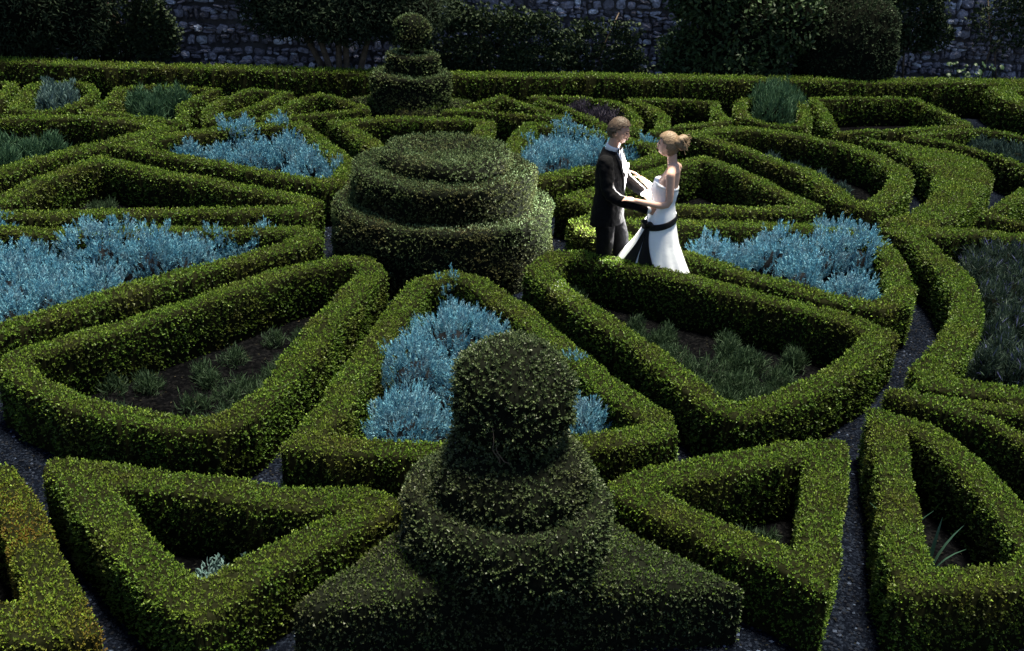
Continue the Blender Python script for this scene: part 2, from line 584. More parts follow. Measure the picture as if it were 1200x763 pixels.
# ------------------------------------------------------------------ the plan, in metres
LOOPS = {
    'B1': [(-0.59,9.73), (-0.87,9.52), (-1.05,8.51), (-1.17,7.65), (-1.26,7.02), (-1.38,6.54), (-1.11,6.49), (-0.71,6.49), (0.04,6.55), (0.78,6.79), (1.10,6.94), (1.07,7.18), (0.79,7.60), (0.47,8.18), (0.09,8.96), (-0.34,9.57)],
    'B2': [(0.43,10.43), (0.22,10.00), (0.51,9.35), (0.81,8.80), (1.11,8.30), (1.35,7.79), (1.55,7.41), (1.71,7.27), (2.07,7.48), (2.49,7.86), (2.87,8.30), (3.21,8.86), (3.03,9.09), (2.59,9.41), (2.11,9.66), (1.61,9.94), (1.09,10.28), (0.67,10.46)],
    'B3': [(0.68,11.42), (0.73,11.20), (1.25,10.98), (1.80,10.55), (2.20,10.17), (2.44,10.00), (2.92,9.67), (3.35,9.50), (3.60,9.68), (3.74,10.00), (3.88,10.66), (3.90,11.18), (3.76,11.54), (3.23,11.66), (2.48,11.66), (1.82,11.62), (1.25,11.56), (0.88,11.57)],
    'B4': [(0.60,12.29), (0.93,12.58), (1.37,13.07), (1.98,13.86), (2.42,14.30), (2.81,13.77), (3.13,13.05), (3.42,12.49), (3.22,12.26), (2.57,12.19), (1.88,12.11), (0.90,12.02)],
    'B4L': [(-5.06,13.02), (-4.45,12.65), (-3.70,12.35), (-2.98,12.07), (-2.50,11.86), (-2.29,11.67), (-2.36,11.39), (-3.09,11.25), (-3.95,11.11), (-4.78,10.92), (-5.32,10.78), (-5.59,10.80), (-5.50,11.19), (-5.40,11.89), (-5.26,12.54)],
    'B3L': [(-2.18,10.77), (-2.07,10.50), (-2.50,9.99), (-2.93,9.55), (-3.31,9.12), (-3.64,8.64), (-3.96,8.24), (-4.20,7.94), (-4.38,7.83), (-4.64,8.09), (-5.05,8.77), (-5.34,9.57), (-5.42,10.16), (-5.13,10.36), (-4.72,10.39), (-4.05,10.49), (-3.23,10.64), (-2.52,10.72)],
    'B2L': [(-1.47,9.97), (-1.72,9.94), (-2.14,9.59), (-2.53,9.04), (-2.90,8.59), (-3.23,8.16), (-3.56,7.83), (-3.76,7.63), (-3.72,7.41), (-3.45,7.16), (-3.12,6.95), (-2.76,6.79), (-2.33,6.69), (-2.03,6.70), (-1.87,6.87), (-1.75,7.29), (-1.65,7.89), (-1.56,8.52), (-1.43,9.18), (-1.33,9.68)],
    'F1': [(-2.76,6.03), (-2.29,5.98), (-1.91,5.93), (-1.54,5.87), (-1.18,5.85), (-0.91,5.91), (-0.76,5.84), (-0.93,5.65), (-1.18,5.38), (-1.43,5.05), (-1.59,4.79), (-1.85,5.00), (-2.16,5.31), (-2.45,5.65)],
    'F2': [(0.79,6.10), (1.01,6.28), (1.36,6.42), (1.67,6.57), (1.96,6.70), (2.23,6.75), (2.14,6.38), (2.02,5.97), (1.91,5.59), (1.81,5.31), (1.66,5.45), (1.43,5.60), (1.22,5.77), (0.98,5.93)],
    'F3': [(-3.18,5.89), (-2.83,5.47), (-2.52,5.00), (-2.23,4.58), (-2.41,4.54), (-2.78,4.63), (-3.25,4.77), (-3.36,5.15), (-3.37,5.68)],
    'F4': [(2.80,7.30), (2.67,6.65), (2.56,6.11), (2.45,5.64), (2.39,5.30), (2.63,5.33), (2.90,5.38), (3.16,5.45), (3.28,5.62), (3.30,5.91), (3.27,6.13), (3.25,6.38), (3.20,6.65), (3.12,6.93), (3.00,7.19)],
    'R1': [(4.20,11.66), (4.33,11.35), (4.37,10.83), (4.36,10.19), (4.25,9.64), (4.03,9.12), (3.73,8.62), (3.41,8.16), (3.37,7.94), (3.61,7.89), (4.03,7.80), (4.41,7.74), (4.82,8.20), (5.41,9.30), (6.02,11.16), (5.60,11.70), (4.88,11.79)],
    'R2': [(4.07,11.93), (4.48,12.33), (4.87,12.78), (5.23,13.50), (5.46,14.27), (5.42,14.80), (5.28,15.22), (5.18,15.62), (4.92,15.95), (5.70,15.57), (6.12,15.37), (6.29,14.88), (6.22,14.28), (5.88,13.54), (5.44,12.87), (5.04,12.30), (4.67,11.91), (4.15,11.77)],
    'B5': [(2.48,15.63), (2.84,15.94), (3.24,16.13), (3.61,16.10), (4.06,15.89), (4.47,15.53), (4.68,15.38), (4.91,14.93), (5.01,14.35), (4.96,14.03), (4.74,13.49), (4.43,12.95), (4.13,12.53), (3.98,12.64), (3.87,13.06), (3.74,13.89), (3.32,14.59), (2.94,15.05), (2.64,15.41)],
    'B5L': [(-4.76,14.57), (-5.18,14.82), (-5.49,14.86), (-5.97,14.91), (-6.40,14.82), (-6.96,14.51), (-7.36,14.14), (-7.47,13.38), (-6.98,12.31), (-6.32,11.58), (-6.15,11.80), (-5.96,12.24), (-5.79,12.78), (-5.55,13.21), (-5.29,13.67), (-5.02,14.15)],
    'B6L': [(-4.94,13.57), (-4.73,13.95), (-4.49,14.26), (-4.12,14.56), (-3.64,14.94), (-3.10,15.20), (-2.74,14.51), (-2.41,13.88), (-2.16,13.28), (-2.03,12.71), (-2.21,12.40), (-2.70,12.59), (-3.15,12.80), (-3.61,13.02), (-4.31,13.28)],
    'B6': [(0.13,15.65), (-0.06,14.80), (-0.16,14.04), (-0.09,13.34), (0.07,12.92), (0.33,13.08), (0.79,13.49), (1.58,13.99), (1.90,14.38), (1.85,14.80), (1.55,15.11), (1.07,15.40), (0.59,15.65)],
    'B7': [(-2.56,15.36), (-1.85,15.68), (-0.89,15.86), (-0.51,15.78), (-0.53,15.32), (-0.58,14.57), (-0.65,13.83), (-1.51,13.67), (-1.75,13.91), (-2.13,14.63)],
    'Bk1': [(-7.46,16.81), (-7.32,16.12), (-7.07,15.18), (-6.64,15.12), (-6.41,15.43), (-6.36,16.05), (-6.45,16.55), (-6.66,16.87), (-7.03,17.04)],
    'Bk0': [(-7.78,16.80), (-7.53,15.78), (-7.52,14.98), (-8.29,15.34), (-8.66,16.59)],
    'Bk2': [(-6.15,16.80), (-6.01,15.95), (-6.05,15.29), (-5.61,15.23), (-5.11,15.13), (-4.65,14.88), (-4.78,15.41), (-4.94,15.85), (-4.89,16.55), (-4.71,17.01), (-5.46,17.09), (-5.95,16.98)],
    'Bk3': [(-4.19,17.07), (-4.46,16.41), (-4.50,15.73), (-4.33,15.15), (-4.02,15.52), (-3.82,16.27), (-3.62,17.02), (-3.93,17.13)],
    'Bk4': [(-3.68,15.38), (-3.51,16.00), (-3.34,16.78), (-3.14,17.13), (-2.82,16.83), (-2.46,16.45), (-2.29,16.15), (-2.63,15.97), (-3.08,15.71), (-3.41,15.54)],
    'Bk5': [(-1.09,16.24), (-0.80,16.64), (-0.52,17.17), (-0.31,17.46), (0.04,16.99), (0.36,16.55), (0.73,16.19), (0.35,16.22), (-0.15,16.28), (-0.66,16.33)],
    'Bk6': [(0.17,17.56), (0.49,17.09), (0.87,16.54), (1.16,15.96), (1.38,15.56), (1.64,15.86), (1.73,16.40), (1.65,17.05), (1.44,17.48), (1.18,17.60), (0.77,17.64), (0.42,17.62)],
    'Bk7': [(1.71,17.72), (2.02,17.24), (2.14,16.64), (2.05,16.04), (1.88,15.61), (2.35,16.05), (2.90,16.37), (3.09,16.62), (3.04,17.11), (3.09,17.84), (2.58,17.91), (2.15,17.82)],
    'Bk8': [(3.54,18.06), (3.42,17.43), (3.42,16.75), (3.68,16.48), (4.19,16.47), (4.39,17.06), (4.56,18.16), (4.16,18.59)],
    'Bk9': [(4.79,18.40), (4.78,17.90), (4.69,16.73), (4.70,16.21), (5.46,16.41), (6.35,16.80), (6.88,17.12), (6.86,17.51), (6.76,18.20), (6.65,18.95), (5.85,18.77), (5.13,18.48)],
    'Bk10': [(8.33,19.53), (8.26,18.84), (8.45,18.26), (9.21,18.54), (9.96,19.89), (9.35,20.25)],
    'R3': [(5.75,16.22), (6.08,15.98), (6.44,15.62), (6.69,15.30), (6.85,14.80), (6.96,13.98), (7.86,14.73), (8.15,15.89), (7.54,16.51), (7.01,16.83), (6.31,16.48)],
    'R4': [(5.49,12.46), (5.91,12.98), (6.37,13.62), (7.08,14.00), (6.83,12.73), (5.97,12.13)],
    'F5': [(3.02,7.67), (3.24,7.62), (3.51,7.56), (3.85,7.52), (4.22,7.46), (4.28,7.04), (3.99,6.66), (3.83,6.86), (3.70,7.13), (3.56,7.35), (3.32,7.49)],
}
PLANTS = {      # x, y, radius
    'B1': [(-0.62,9.64,0.16), (-0.49,8.72,0.34), (-0.07,8.78,0.16), (-0.76,7.99,0.29), (-0.32,7.85,0.27), (-0.74,7.18,0.35), (-0.22,7.17,0.25), (0.50,8.05,0.12), (0.57,7.36,0.17)],
    'B3': [(2.13,11.26,0.26), (2.33,10.93,0.13), (2.78,11.17,0.36), (3.58,11.83,0.34), (3.63,11.16,0.33), (2.94,10.62,0.24), (3.36,10.23,0.28), (3.26,11.07,0.27)],
    'B3L': [(-2.58,10.77,0.14), (-5.11,9.88,0.30), (-4.79,10.11,0.30), (-5.33,10.65,0.22), (-4.09,10.32,0.43), (-4.32,9.62,0.26), (-4.58,9.24,0.29), (-4.38,8.81,0.19), (-3.88,9.50,0.27), (-3.57,10.13,0.28), (-3.27,10.20,0.24), (-3.10,10.56,0.26), (-2.78,10.68,0.26), (-4.16,9.07,0.21), (-4.87,9.03,0.30)],
    'B6L': [(-4.38,14.12,0.25), (-3.87,14.79,0.30), (-3.88,13.94,0.17), (-3.42,13.96,0.33), (-3.34,15.17,0.21), (-3.02,14.15,0.29), (-2.63,13.75,0.26), (-2.84,13.29,0.17), (-2.28,13.20,0.17)],
    'B6': [(0.68,15.56,0.32), (0.24,14.93,0.31), (0.12,14.14,0.20), (0.53,14.42,0.34), (0.96,15.38,0.27), (1.00,14.61,0.23), (1.77,15.25,0.18), (1.55,14.94,0.13)],
    'Bk1': [(-7.23,16.82,0.24), (-6.98,17.00,0.24), (-7.07,16.30,0.15), (-6.85,16.46,0.15)],
    'Bk2': [(-5.80,16.68,0.22), (-5.55,16.92,0.26), (-5.27,17.03,0.22), (-5.47,16.22,0.18)],
    'Bk8': [(3.97,18.36,0.31), (4.44,18.43,0.34), (4.39,19.43,0.33), (4.07,17.81,0.28)],
    'B5L': [(-6.59,13.73,0.22), (-6.28,13.78,0.22), (-6.08,13.95,0.18), (-6.69,13.36,0.23), (-6.34,13.29,0.17)],
    'B5': [(3.53,15.25,0.13), (3.80,14.84,0.16), (4.03,14.44,0.18), (4.17,13.98,0.16)],
    'R3': [(6.94,16.89,0.21), (7.21,16.74,0.26), (7.40,16.33,0.25)],
    'B4': [(2.27,13.07,0.13), (2.49,13.15,0.15), (2.69,13.07,0.13)],
    'B2': [(1.12,9.23,0.19), (1.40,8.92,0.20), (1.70,8.68,0.21), (1.96,8.47,0.19), (2.12,8.20,0.18), (1.76,8.13,0.17), (1.55,8.36,0.16), (1.30,8.68,0.13), (2.34,8.56,0.16), (2.11,8.89,0.15)],
    'B2L': [(-2.51,7.27,0.11), (-2.29,7.28,0.14), (-2.13,7.51,0.13), (-2.25,7.87,0.12), (-2.02,7.90,0.12), (-2.48,7.70,0.11), (-1.83,8.68,0.10), (-1.93,8.41,0.09), (-3.19,7.93,0.11)],
    'B4L': [(-4.56,11.83,0.13), (-4.80,11.69,0.09), (-4.00,11.87,0.12)],
    'R1': [(5.22,11.85,0.25), (5.50,11.71,0.27), (4.93,11.07,0.23), (5.06,10.58,0.26), (4.71,10.22,0.22), (4.75,9.68,0.24), (4.43,9.38,0.19), (4.33,8.90,0.20), (4.09,8.65,0.13), (4.35,8.57,0.17), (5.57,11.41,0.24)],
    'Bk6': [(0.65,17.89,0.14), (0.99,17.60,0.19), (1.33,17.55,0.19), (1.55,17.17,0.16), (1.17,17.15,0.16)],
    'F1': [(-1.73,5.43,0.11), (-1.55,5.53,0.07)],
}

# ------------------------------------------------------------------ ground
def sheet(name, R, z, mat):
    R = np.asarray(R, float)
    me = bpy.data.meshes.new(name)
    me.from_pydata([(x, y, z) for x, y in R], [], [list(range(len(R)))])
    me.materials.append(mat)
    return obj(name, me, kind='structure')


sheet('gravel_ground', [(-150, -60), (150, -60), (150, 220), (-150, 220)], 0.0, M['gravel'])

HEDGES = {
    'B1': 'wedge-shaped box hedge full of blue santolina, between the ball-topped topiary and the round two-tier topiary',
    'B2': 'long wedge-shaped box hedge around green weeds, at the feet of the bride and groom',
    'B3': 'box hedge with a rounded outer end, around blue santolina beside the bride\'s skirt',
    'B4': 'triangular box hedge around a dark bed, behind the bride\'s bare back',
    'B4L': 'triangular box hedge around an empty dark bed, between two wedges of blue santolina',
    'B3L': 'large box hedge around tall blue santolina, next to the weedy bed without bride and groom',
    'B2L': 'wedge-shaped box hedge around dark soil with a few pale weeds, facing the round topiary',
    'F1': 'triangular box hedge around a small silvery shrub, beside the ball-topped topiary',
    'F2': 'triangular box hedge around bare black soil, beside the ball-topped topiary',
    'F3': 'box hedge with browned orange leaves beyond the hedge around the small silvery shrub',
    'F4': 'upright wedge of box hedge around strap-leaved iris plants',
    'F5': 'narrow box hedge between the iris bed and the lavender bed',
    'R1': 'curved box hedge bounding the dark lavender bed beside the gravel path',
    'B5': 'long leaf-shaped box hedge with rounded end, inside the solid crescent of box',
    'B5L': 'box hedge around soft feathery green plants, near the far end of the empty triangle',
    'B6L': 'wedge-shaped box hedge around vivid blue santolina, behind the empty dark triangle',
    'B6': 'wedge-shaped box hedge around blue santolina behind the groom\'s back',
    'B7': 'four-sided box hedge directly behind the round two-tier topiary',
    'Bk1': 'rounded box hedge around grey-green shrubs, in front of the long straight hedge',
    'Bk0': 'box hedge at the far corner beside the rounded one with grey-green shrubs',
    'Bk2': 'box hedge with hollow sides around dark green tufts, near the far straight hedge',
    'Bk3': 'small pointed U-shaped box hedge beside the bed of dark green tufts',
    'Bk4': 'small triangular box hedge between the U-shaped hedge and the distant ball topiary',
    'Bk5': 'small triangular box hedge between the distant ball topiary and the heather bed',
    'Bk6': 'teardrop box hedge around dark purple heather, behind the groom\'s head',
    'Bk7': 'box hedge with a hollow curved side, between the heather bed and the green bush',
    'Bk8': 'small box hedge mostly hidden under a wide green bush',
    'Bk9': 'four-sided box hedge around an empty black bed, near the clipped yew dome',
    'Bk10': 'high rounded box hedge at the garden corner beside the pale gravel gap',
    'R3': 'box hedge around low teal shrubs, between the crescent and the far corner hedge',
    'R4': 'box hedge tip between the solid crescent and the lavender bed',
}
SOLID_LABEL = 'solid crescent-shaped block of clipped box curving round the leaf-shaped hedge'
PLAN = {}
for i, (k, lab) in enumerate(HEDGES.items()):
    w = 0.235 if k[0] == 'B' and k[1] != 'k' else 0.135
    if k in ('F1', 'F2', 'F4', 'F3'): w = 0.25
    if k in ('R1', 'B5'): w = 0.27
    if k == 'Bk10': w = 0.42
    o, R, f = hedge('box_hedge', lab, LOOPS[k], w=w, h=0.56 if k == 'Bk10' else 0.46, group='box hedges of the knot garden', seed=100 + i * 7, mats=[M['box_brown'], M['box_lit_young']] if k == 'F3' else None)
    PLAN[k] = (R, f)
    soil = sheet('bed_soil', R[::3], 0.006, M['soil'])
o, R, f = hedge('box_hedge', SOLID_LABEL, LOOPS['R2'], w=0.2, solid=True, group='box hedges of the knot garden', seed=901)
PLAN['R2'] = (R, f)

# the long straight hedge that closes the garden
BACK = np.array([(-12.5, 17.35), (-9.14, 17.61), (-5.70, 17.92), (-2.99, 18.17), (-0.20, 18.57), (2.70, 19.05), (5.75, 19.56), (9.02, 20.2), (12.5, 20.85)]) - np.array([0, 0.3])
d = np.gradient(BACK, axis=0)
nrm = unit(np.c_[-d[:, 1], d[:, 0]])
strip = np.vstack([BACK + nrm * 0.0, (BACK + nrm * 0.42)[::-1]])
hedge('long_hedge', 'long straight clipped hedge in front of the stone wall', strip, w=0.1, h=0.61, solid=True, seed=950)


def back_y(x):
    return float(np.interp(x, BACK[:, 0], BACK[:, 1]))


# ------------------------------------------------------------------ topiaries
AX = rad(8.5)               # the garden's axis leans to the left going away


def axis_pt(c, u, v):       # u to the right, v away, in garden directions
    return (c[0] + u * math.cos(AX) - v * math.sin(AX), c[1] + u * math.sin(AX) + v * math.cos(AX))


def tier(parent, name, prof, dist, seed, mats=None, **kw):
    global TRI_COUNT
    h = empty(name, (0, 0, 0), None, None)
    h.parent = parent
    V, F = lathe(dense_profile(prof), n=72, seed=seed, wob=0.032)
    TRI_COUNT += leafy(h, V, F, mats or [M['yew'], M['yew_lit_young']], dist, seed, core=M['yew_core'], core_name='clipped_body', **kw)
    return h


def tier_base(parent, name, poly, c, h, dist, seed, mats):
    global TRI_COUNT
    R = smooth_loop(poly, 0.06, 2)
    f = lambda X: np.where(inside(X, R), 1, -1) * dist_poly(X, R)
    cc = np.array(c)
    V, P = plan_body(f, R.min(0) - 0.1, R.max(0) + 0.1, h, 0.045, seed, rnd=0.05, rise=lambda X: 0.13 * np.exp(-np.maximum(0, np.linalg.norm(X - cc, axis=1) - 0.55) / 0.22) - 0.03)
    P = fix_walls(V, P, f)
    V = V - np.array([c[0], c[1], 0])
    e = empty(name, (0, 0, 0), None, None)
    e.parent = parent
    TRI_COUNT += leafy(e, V, P, mats, dist, seed, core=M['yew_core'])
    return e


def tube_simple(pts, radii, n):
    V, F = [], []
    for j, (p_, r_) in enumerate(zip(pts, radii)):
        V += [(p_[0] + r_ * math.cos(k * 6.283 / n), p_[1], p_[2] + r_ * math.sin(k * 6.283 / n)) for k in range(n)]
        if j: F += [((j - 1) * n + k, (j - 1) * n + (k + 1) % n, j * n + (k + 1) % n, j * n + k) for k in range(n)]
    return V, [F]


YM = [M['yew'], M['yew_lit_young']]
# round two-tier topiary in the centre of the wheel
CT = (-0.78, 11.24)
t = empty('round_topiary', (CT[0], CT[1], 0), 'broad round two-tier clipped topiary with a domed top, beside the groom', 'topiary')
CM = [M['centre'], M['centre_lit_young']]
D0 = eye_dist(*CT)
tier(t, 'lower_tier', [(1.13, 0.0), (1.155, 0.3), (1.16, 0.66), (1.15, 0.70), (1.12, 0.725), (0.95, 0.73), (0.7, 0.73)], D0, 11, leaf0=0.0145, reach=0.4, mats=CM)
tier(t, 'upper_tier', [(0.945, 0.70), (0.95, 0.85), (0.95, 1.04), (0.94, 1.075), (0.91, 1.095), (0.75, 1.10), (0.55, 1.10)], D0, 12, leaf0=0.0145, reach=0.4, mats=CM)
tier(t, 'dome', [(0.66, 1.06), (0.68, 1.14), (0.67, 1.22), (0.62, 1.255), (0.50, 1.25), (0.36, 1.22), (0.18, 1.20), (0.0, 1.195)], D0, 13, leaf0=0.0155, reach=1.6, mats=CM)

# ball-topped topiary close to the viewer
CF = (0.03, 5.50)
t = empty('ball_topiary', (CF[0], CF[1], 0), 'dark ball-topped tiered topiary on a wide triangular base, with glossy ball', 'topiary', 'ball-topped topiaries')
D1 = eye_dist(*CF)
tri = [axis_pt(CF, -1.27, -0.50), axis_pt(CF, 1.36, -0.50), axis_pt(CF, 0.16, 0.60), axis_pt(CF, -0.16, 0.60)]
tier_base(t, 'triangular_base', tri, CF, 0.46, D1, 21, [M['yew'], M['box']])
tier(t, 'drum', [(0.60, 0.40), (0.625, 0.55), (0.62, 0.72), (0.59, 0.80), (0.55, 0.835), (0.3, 0.84)], D1, 22, mats=[M['yew'], M['yew_lit_young']], leaf0=0.018)
tier(t, 'bun', [(0.44, 0.78), (0.47, 0.88), (0.45, 0.98), (0.39, 1.08), (0.33, 1.15), (0.25, 1.19), (0.1, 1.2)], D1, 23, reach=1.2)
ballp = [(0.352 * math.sin(a), 1.415 - 0.352 * math.cos(a)) for a in np.linspace(0.35, math.pi, 22)]
ball = tier(t, 'ball', ballp, D1, 24, up=0.1, reach=1.3)
# old forked branch that shows on the bare side of the ball
rb = np.random.default_rng(44)
for a_, z0, zz in ((-1.72, 1.16, 0.22), (-1.60, 1.15, 0.16)):
    pts = []
    for j in range(7):
        u = j / 6
        a2 = a_ + 0.22 * u * (1 if zz > 0.25 else -1) + rb.uniform(-0.05, 0.05)
        rr = 0.31 + 0.045 * math.sin(u * 2.6)
        pts.append((rr * math.cos(a2), rr * math.sin(a2), z0 + zz * u + rb.uniform(-0.01, 0.01)))
    V, F = tube_simple(pts, [0.0042 * (1 - 0.6 * j / 6) for j in range(7)], 5)
    obj('branch', mesh_np('branch', V, F, M['bark'], smooth=True), t)

# the same at the far side of the wheel
CB = (-1.69, 16.76)
t = empty('ball_topiary', (CB[0], CB[1], 0), 'distant ball-topped tiered topiary in front of the long straight hedge', 'topiary', 'ball-topped topiaries')
D2 = eye_dist(*CB)
tri = [axis_pt(CB, -1.0, 0.38), axis_pt(CB, -0.2, -0.72), axis_pt(CB, 0.2, -0.72), axis_pt(CB, 1.0, 0.38)]
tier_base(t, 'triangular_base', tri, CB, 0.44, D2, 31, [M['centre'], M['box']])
tier(t, 'drum', [(0.57, 0.40), (0.59, 0.6), (0.59, 0.85), (0.57, 0.905), (0.53, 0.92), (0.3, 0.92)], D2, 32, leaf0=0.017, mats=CM)
tier(t, 'upper_drum', [(0.38, 0.90), (0.395, 1.0), (0.39, 1.17), (0.36, 1.20), (0.2, 1.20)], D2, 33, leaf0=0.017, mats=CM)
ballp = [(0.25 * math.sin(a), 1.515 - 0.255 * math.cos(a)) for a in np.linspace(0.3, math.pi, 18)]
tier(t, 'ball', ballp, D2, 34, leaf0=0.015, mats=CM)
V, F = lathe([(0.03, 1.15), (0.025, 1.35)], n=8, wob=0)
obj('trunk', mesh_np('trunk', V, F, M['bark'], smooth=True), t)


# ------------------------------------------------------------------ plants in the beds
def mound_mesh(r, h, tufts, per, L, W, seed, lean=0.5, droop=0.0, jit=0.35):
    rng = np.random.default_rng(seed)
    az = rng.uniform(0, 2 * math.pi, tufts)
    cz = rng.uniform(0.0, 1.0, tufts) ** 0.8
    s = np.sqrt(1 - cz * cz)
    d = np.stack([s * np.cos(az), s * np.sin(az), cz], 1)
    rr = rng.uniform(0.72, 1.05, tufts) * (1 + 0.22 * vnoise(d[:, 0] * 2 + seed, d[:, 1] * 2, 0.7, seed))
    a = d * np.stack([r * rr, r * rr, h * rr], 1) * 0.80
    a[:, 2] = np.maximum(a[:, 2], 0.02)
    idx = np.repeat(np.arange(tufts), per)
    n = len(idx)
    p = a[idx] + rng.normal(size=(n, 3)) * 0.022
    dd = unit(d[idx] * lean + np.array([0, 0, 0.75]) + rng.normal(size=(n, 3)) * jit)
    f = unit(d[idx] + np.array([0, -0.2, 0.5]) + rng.normal(size=(n, 3)) * 0.6)
    ln = L * rng.uniform(0.55, 1.15, n)
    return blades(p - dd * ln[:, None] * 0.25, dd, f, ln, W * rng.uniform(0.7, 1.3, n), 0.3)


def plume_mesh(r, h, tufts, per, L, W, seed):
    """soft upright plumes: short fine leaflets all along each shoot"""
    rng = np.random.default_rng(seed)
    az = rng.uniform(0, 2 * math.pi, tufts)
    cz = rng.uniform(0.0, 1.0, tufts)
    s_ = np.sqrt(1 - cz * cz)
    d = np.stack([s_ * np.cos(az), s_ * np.sin(az), cz], 1)
    rr = rng.uniform(0.80, 1.04, tufts) * (1 + 0.42 * vnoise(d[:, 0] * 2 + seed, d[:, 1] * 2 + d[:, 2], 0.5, seed))
    a = d * np.stack([r * rr, r * rr, h * 0.66 * rr], 1) * 0.86 + np.array([0, 0, h * 0.30])
    a[:, 2] = np.maximum(a[:, 2], 0.03)
    ax = unit(d * np.array([0.55, 0.55, 0.3]) + np.array([0, 0, 0.9]) + rng.normal(size=(tufts, 3)) * 0.14)
    ln = L * rng.uniform(0.6, 1.25, tufts)
    idx = np.repeat(np.arange(tufts), per)
    n = len(idx)
    u = rng.random(n)
    p = a[idx] + ax[idx] * ((u - 0.35) * ln[idx])[:, None] + rng.normal(size=(n, 3)) * 0.0035
    dd = unit(ax[idx] * 0.8 + rng.normal(size=(n, 3)) * 0.26)
    f = unit(d[idx] * 0.8 + np.array([0, 0, 0.5]) + rng.normal(size=(n, 3)) * 0.7)
    q = L * 0.34 * rng.uniform(0.6, 1.2, n)
    return wedges(p, dd, f, q, 1.5 * W * rng.uniform(0.7, 1.3, n), rng.random(n) < 0.75)


def dome_mesh(r, h, seed, n=14):
    prof = [(r * math.sin(a), h * math.cos(a)) for a in np.linspace(math.pi / 2, 0, 6)]
    return lathe(prof, n=n, seed=seed, wob=0.05)


def plant(name, label, cat, group, x, y, r, h, mat, core, tufts, per, L, W, seed, **kw):
    global TRI_COUNT
    o = empty(name, (x, y, 0), label, cat, group)
    V = plume_mesh(r, h, tufts, per, L, W, seed) if name == 'santolina' else mound_mesh(r, h, tufts, per, L, W, seed, **kw)
    pl = tris(V) if name == 'santolina' else quads(V)
    TRI_COUNT += len(pl) * (pl.shape[1] - 2)
    mi = None
    if isinstance(mat, list):
        mi = (np.random.default_rng(seed).random(len(pl)) < 0.045).astype(int)
    obj('foliage', mesh_np('foliage', V, [pl], mat, mi), o, kind='stuff')
    V, F = dome_mesh(r * 0.55, h * 0.60, seed)  # dark inner dome paints the shade in the gaps of the foliage
    obj('woody_shade_core', mesh_np('woody_shade_core', V, F, core, smooth=True), o)
    return o


def settle(k, x, y, r):
    """keep a plant clear of its hedge"""
    R, f = PLAN[k]
    c = R.mean(0)
    for _ in range(40):
        if f(np.array([[x, y]]))[0] < -min(0.25 * r, 0.07) and inside(np.array([[x, y]]), R)[0]: break
        x += (c[0] - x) * 0.05; y += (c[1] - y) * 0.05
    return x, y


KINDS = {   # bed: (name, label, category, group, material, height factor, tufts per m2-ish, per, L, W)
    'B1': ('santolina', 'blue santolina mound in the wedge bed behind the ball-topped topiary', 'shrub'),
    'B3': ('santolina', 'blue santolina mound in the round-ended bed beside the bride', 'shrub'),
    'B3L': ('santolina', 'blue santolina mound in the large bed next to the soil bed with few weeds', 'shrub'),
    'B6L': ('santolina', 'vivid blue santolina mound in the wedge behind the empty dark triangle', 'shrub'),
    'B6': ('santolina', 'blue santolina mound in the wedge behind the groom', 'shrub'),
    'Bk1': ('grey_shrub', 'grey-green shrub inside the rounded hedge near the long straight hedge', 'shrub'),
    'Bk2': ('feathery_plant', 'dark green feathery tuft in the hollow-sided bed', 'plant'),
    'Bk8': ('green_bush', 'wide feathery green bush hiding its small hedge', 'shrub'),
    'B5L': ('feathery_plant', 'soft feathery green plant in the bed beyond the empty triangle', 'plant'),
    'B5': ('low_shrub', 'dull teal low plant inside the leaf-shaped hedge', 'plant'),
    'R3': ('low_shrub', 'low teal shrub in the bed beside the crescent block', 'shrub'),
    'B4': ('weed', 'low dark weed in the triangle behind the bride\'s back', 'plant'),
    'B2': ('weed', 'leafy dark green weed in the long wedge in front of the bride', 'plant'),
    'B2L': ('weed', 'sparse pale weed on dark soil in the wedge facing the round topiary', 'plant'),
    'B4L': ('weed', 'tiny weed at the back of the empty dark triangle', 'plant'),
    'R1': ('lavender', 'dark lavender bush in the curved bed beside the gravel path', 'shrub'),
    'Bk6': ('heather', 'dark purple heather cushion in the teardrop bed', 'plant'),
    'F1': ('silver_shrub', 'small silvery shrub in the triangle beside the ball-topped topiary', 'shrub'),
}
wr = np.random.default_rng(9)
for k, n_ in (('B2', 14), ('B2L', 16), ('B4L', 8), ('B4', 6), ('F2', 3), ('F1', 3)):
    R, f = PLAN[k]
    got = []
    while len(got) < n_:
        q = R.min(0) + (R.max(0) - R.min(0)) * wr.random(2)
        if inside(q[None], R)[0] and f(q[None])[0] < -0.16: got.append((q[0], q[1], wr.uniform(0.05, 0.12)))
    if k in ('F1', 'F2'): PLANTS[k + 'w'] = got
    else: PLANTS[k] = list(PLANTS[k]) + got
KINDS['F1w'] = ('weed', 'tiny dark seedling on the soil around the small silvery shrub', 'plant')
KINDS['F2w'] = ('weed', 'tiny dark seedling on the black soil beside the ball-topped topiary', 'plant')
PLAN['F1w'], PLAN['F2w'] = PLAN['F1'], PLAN['F2']
seed = 3000
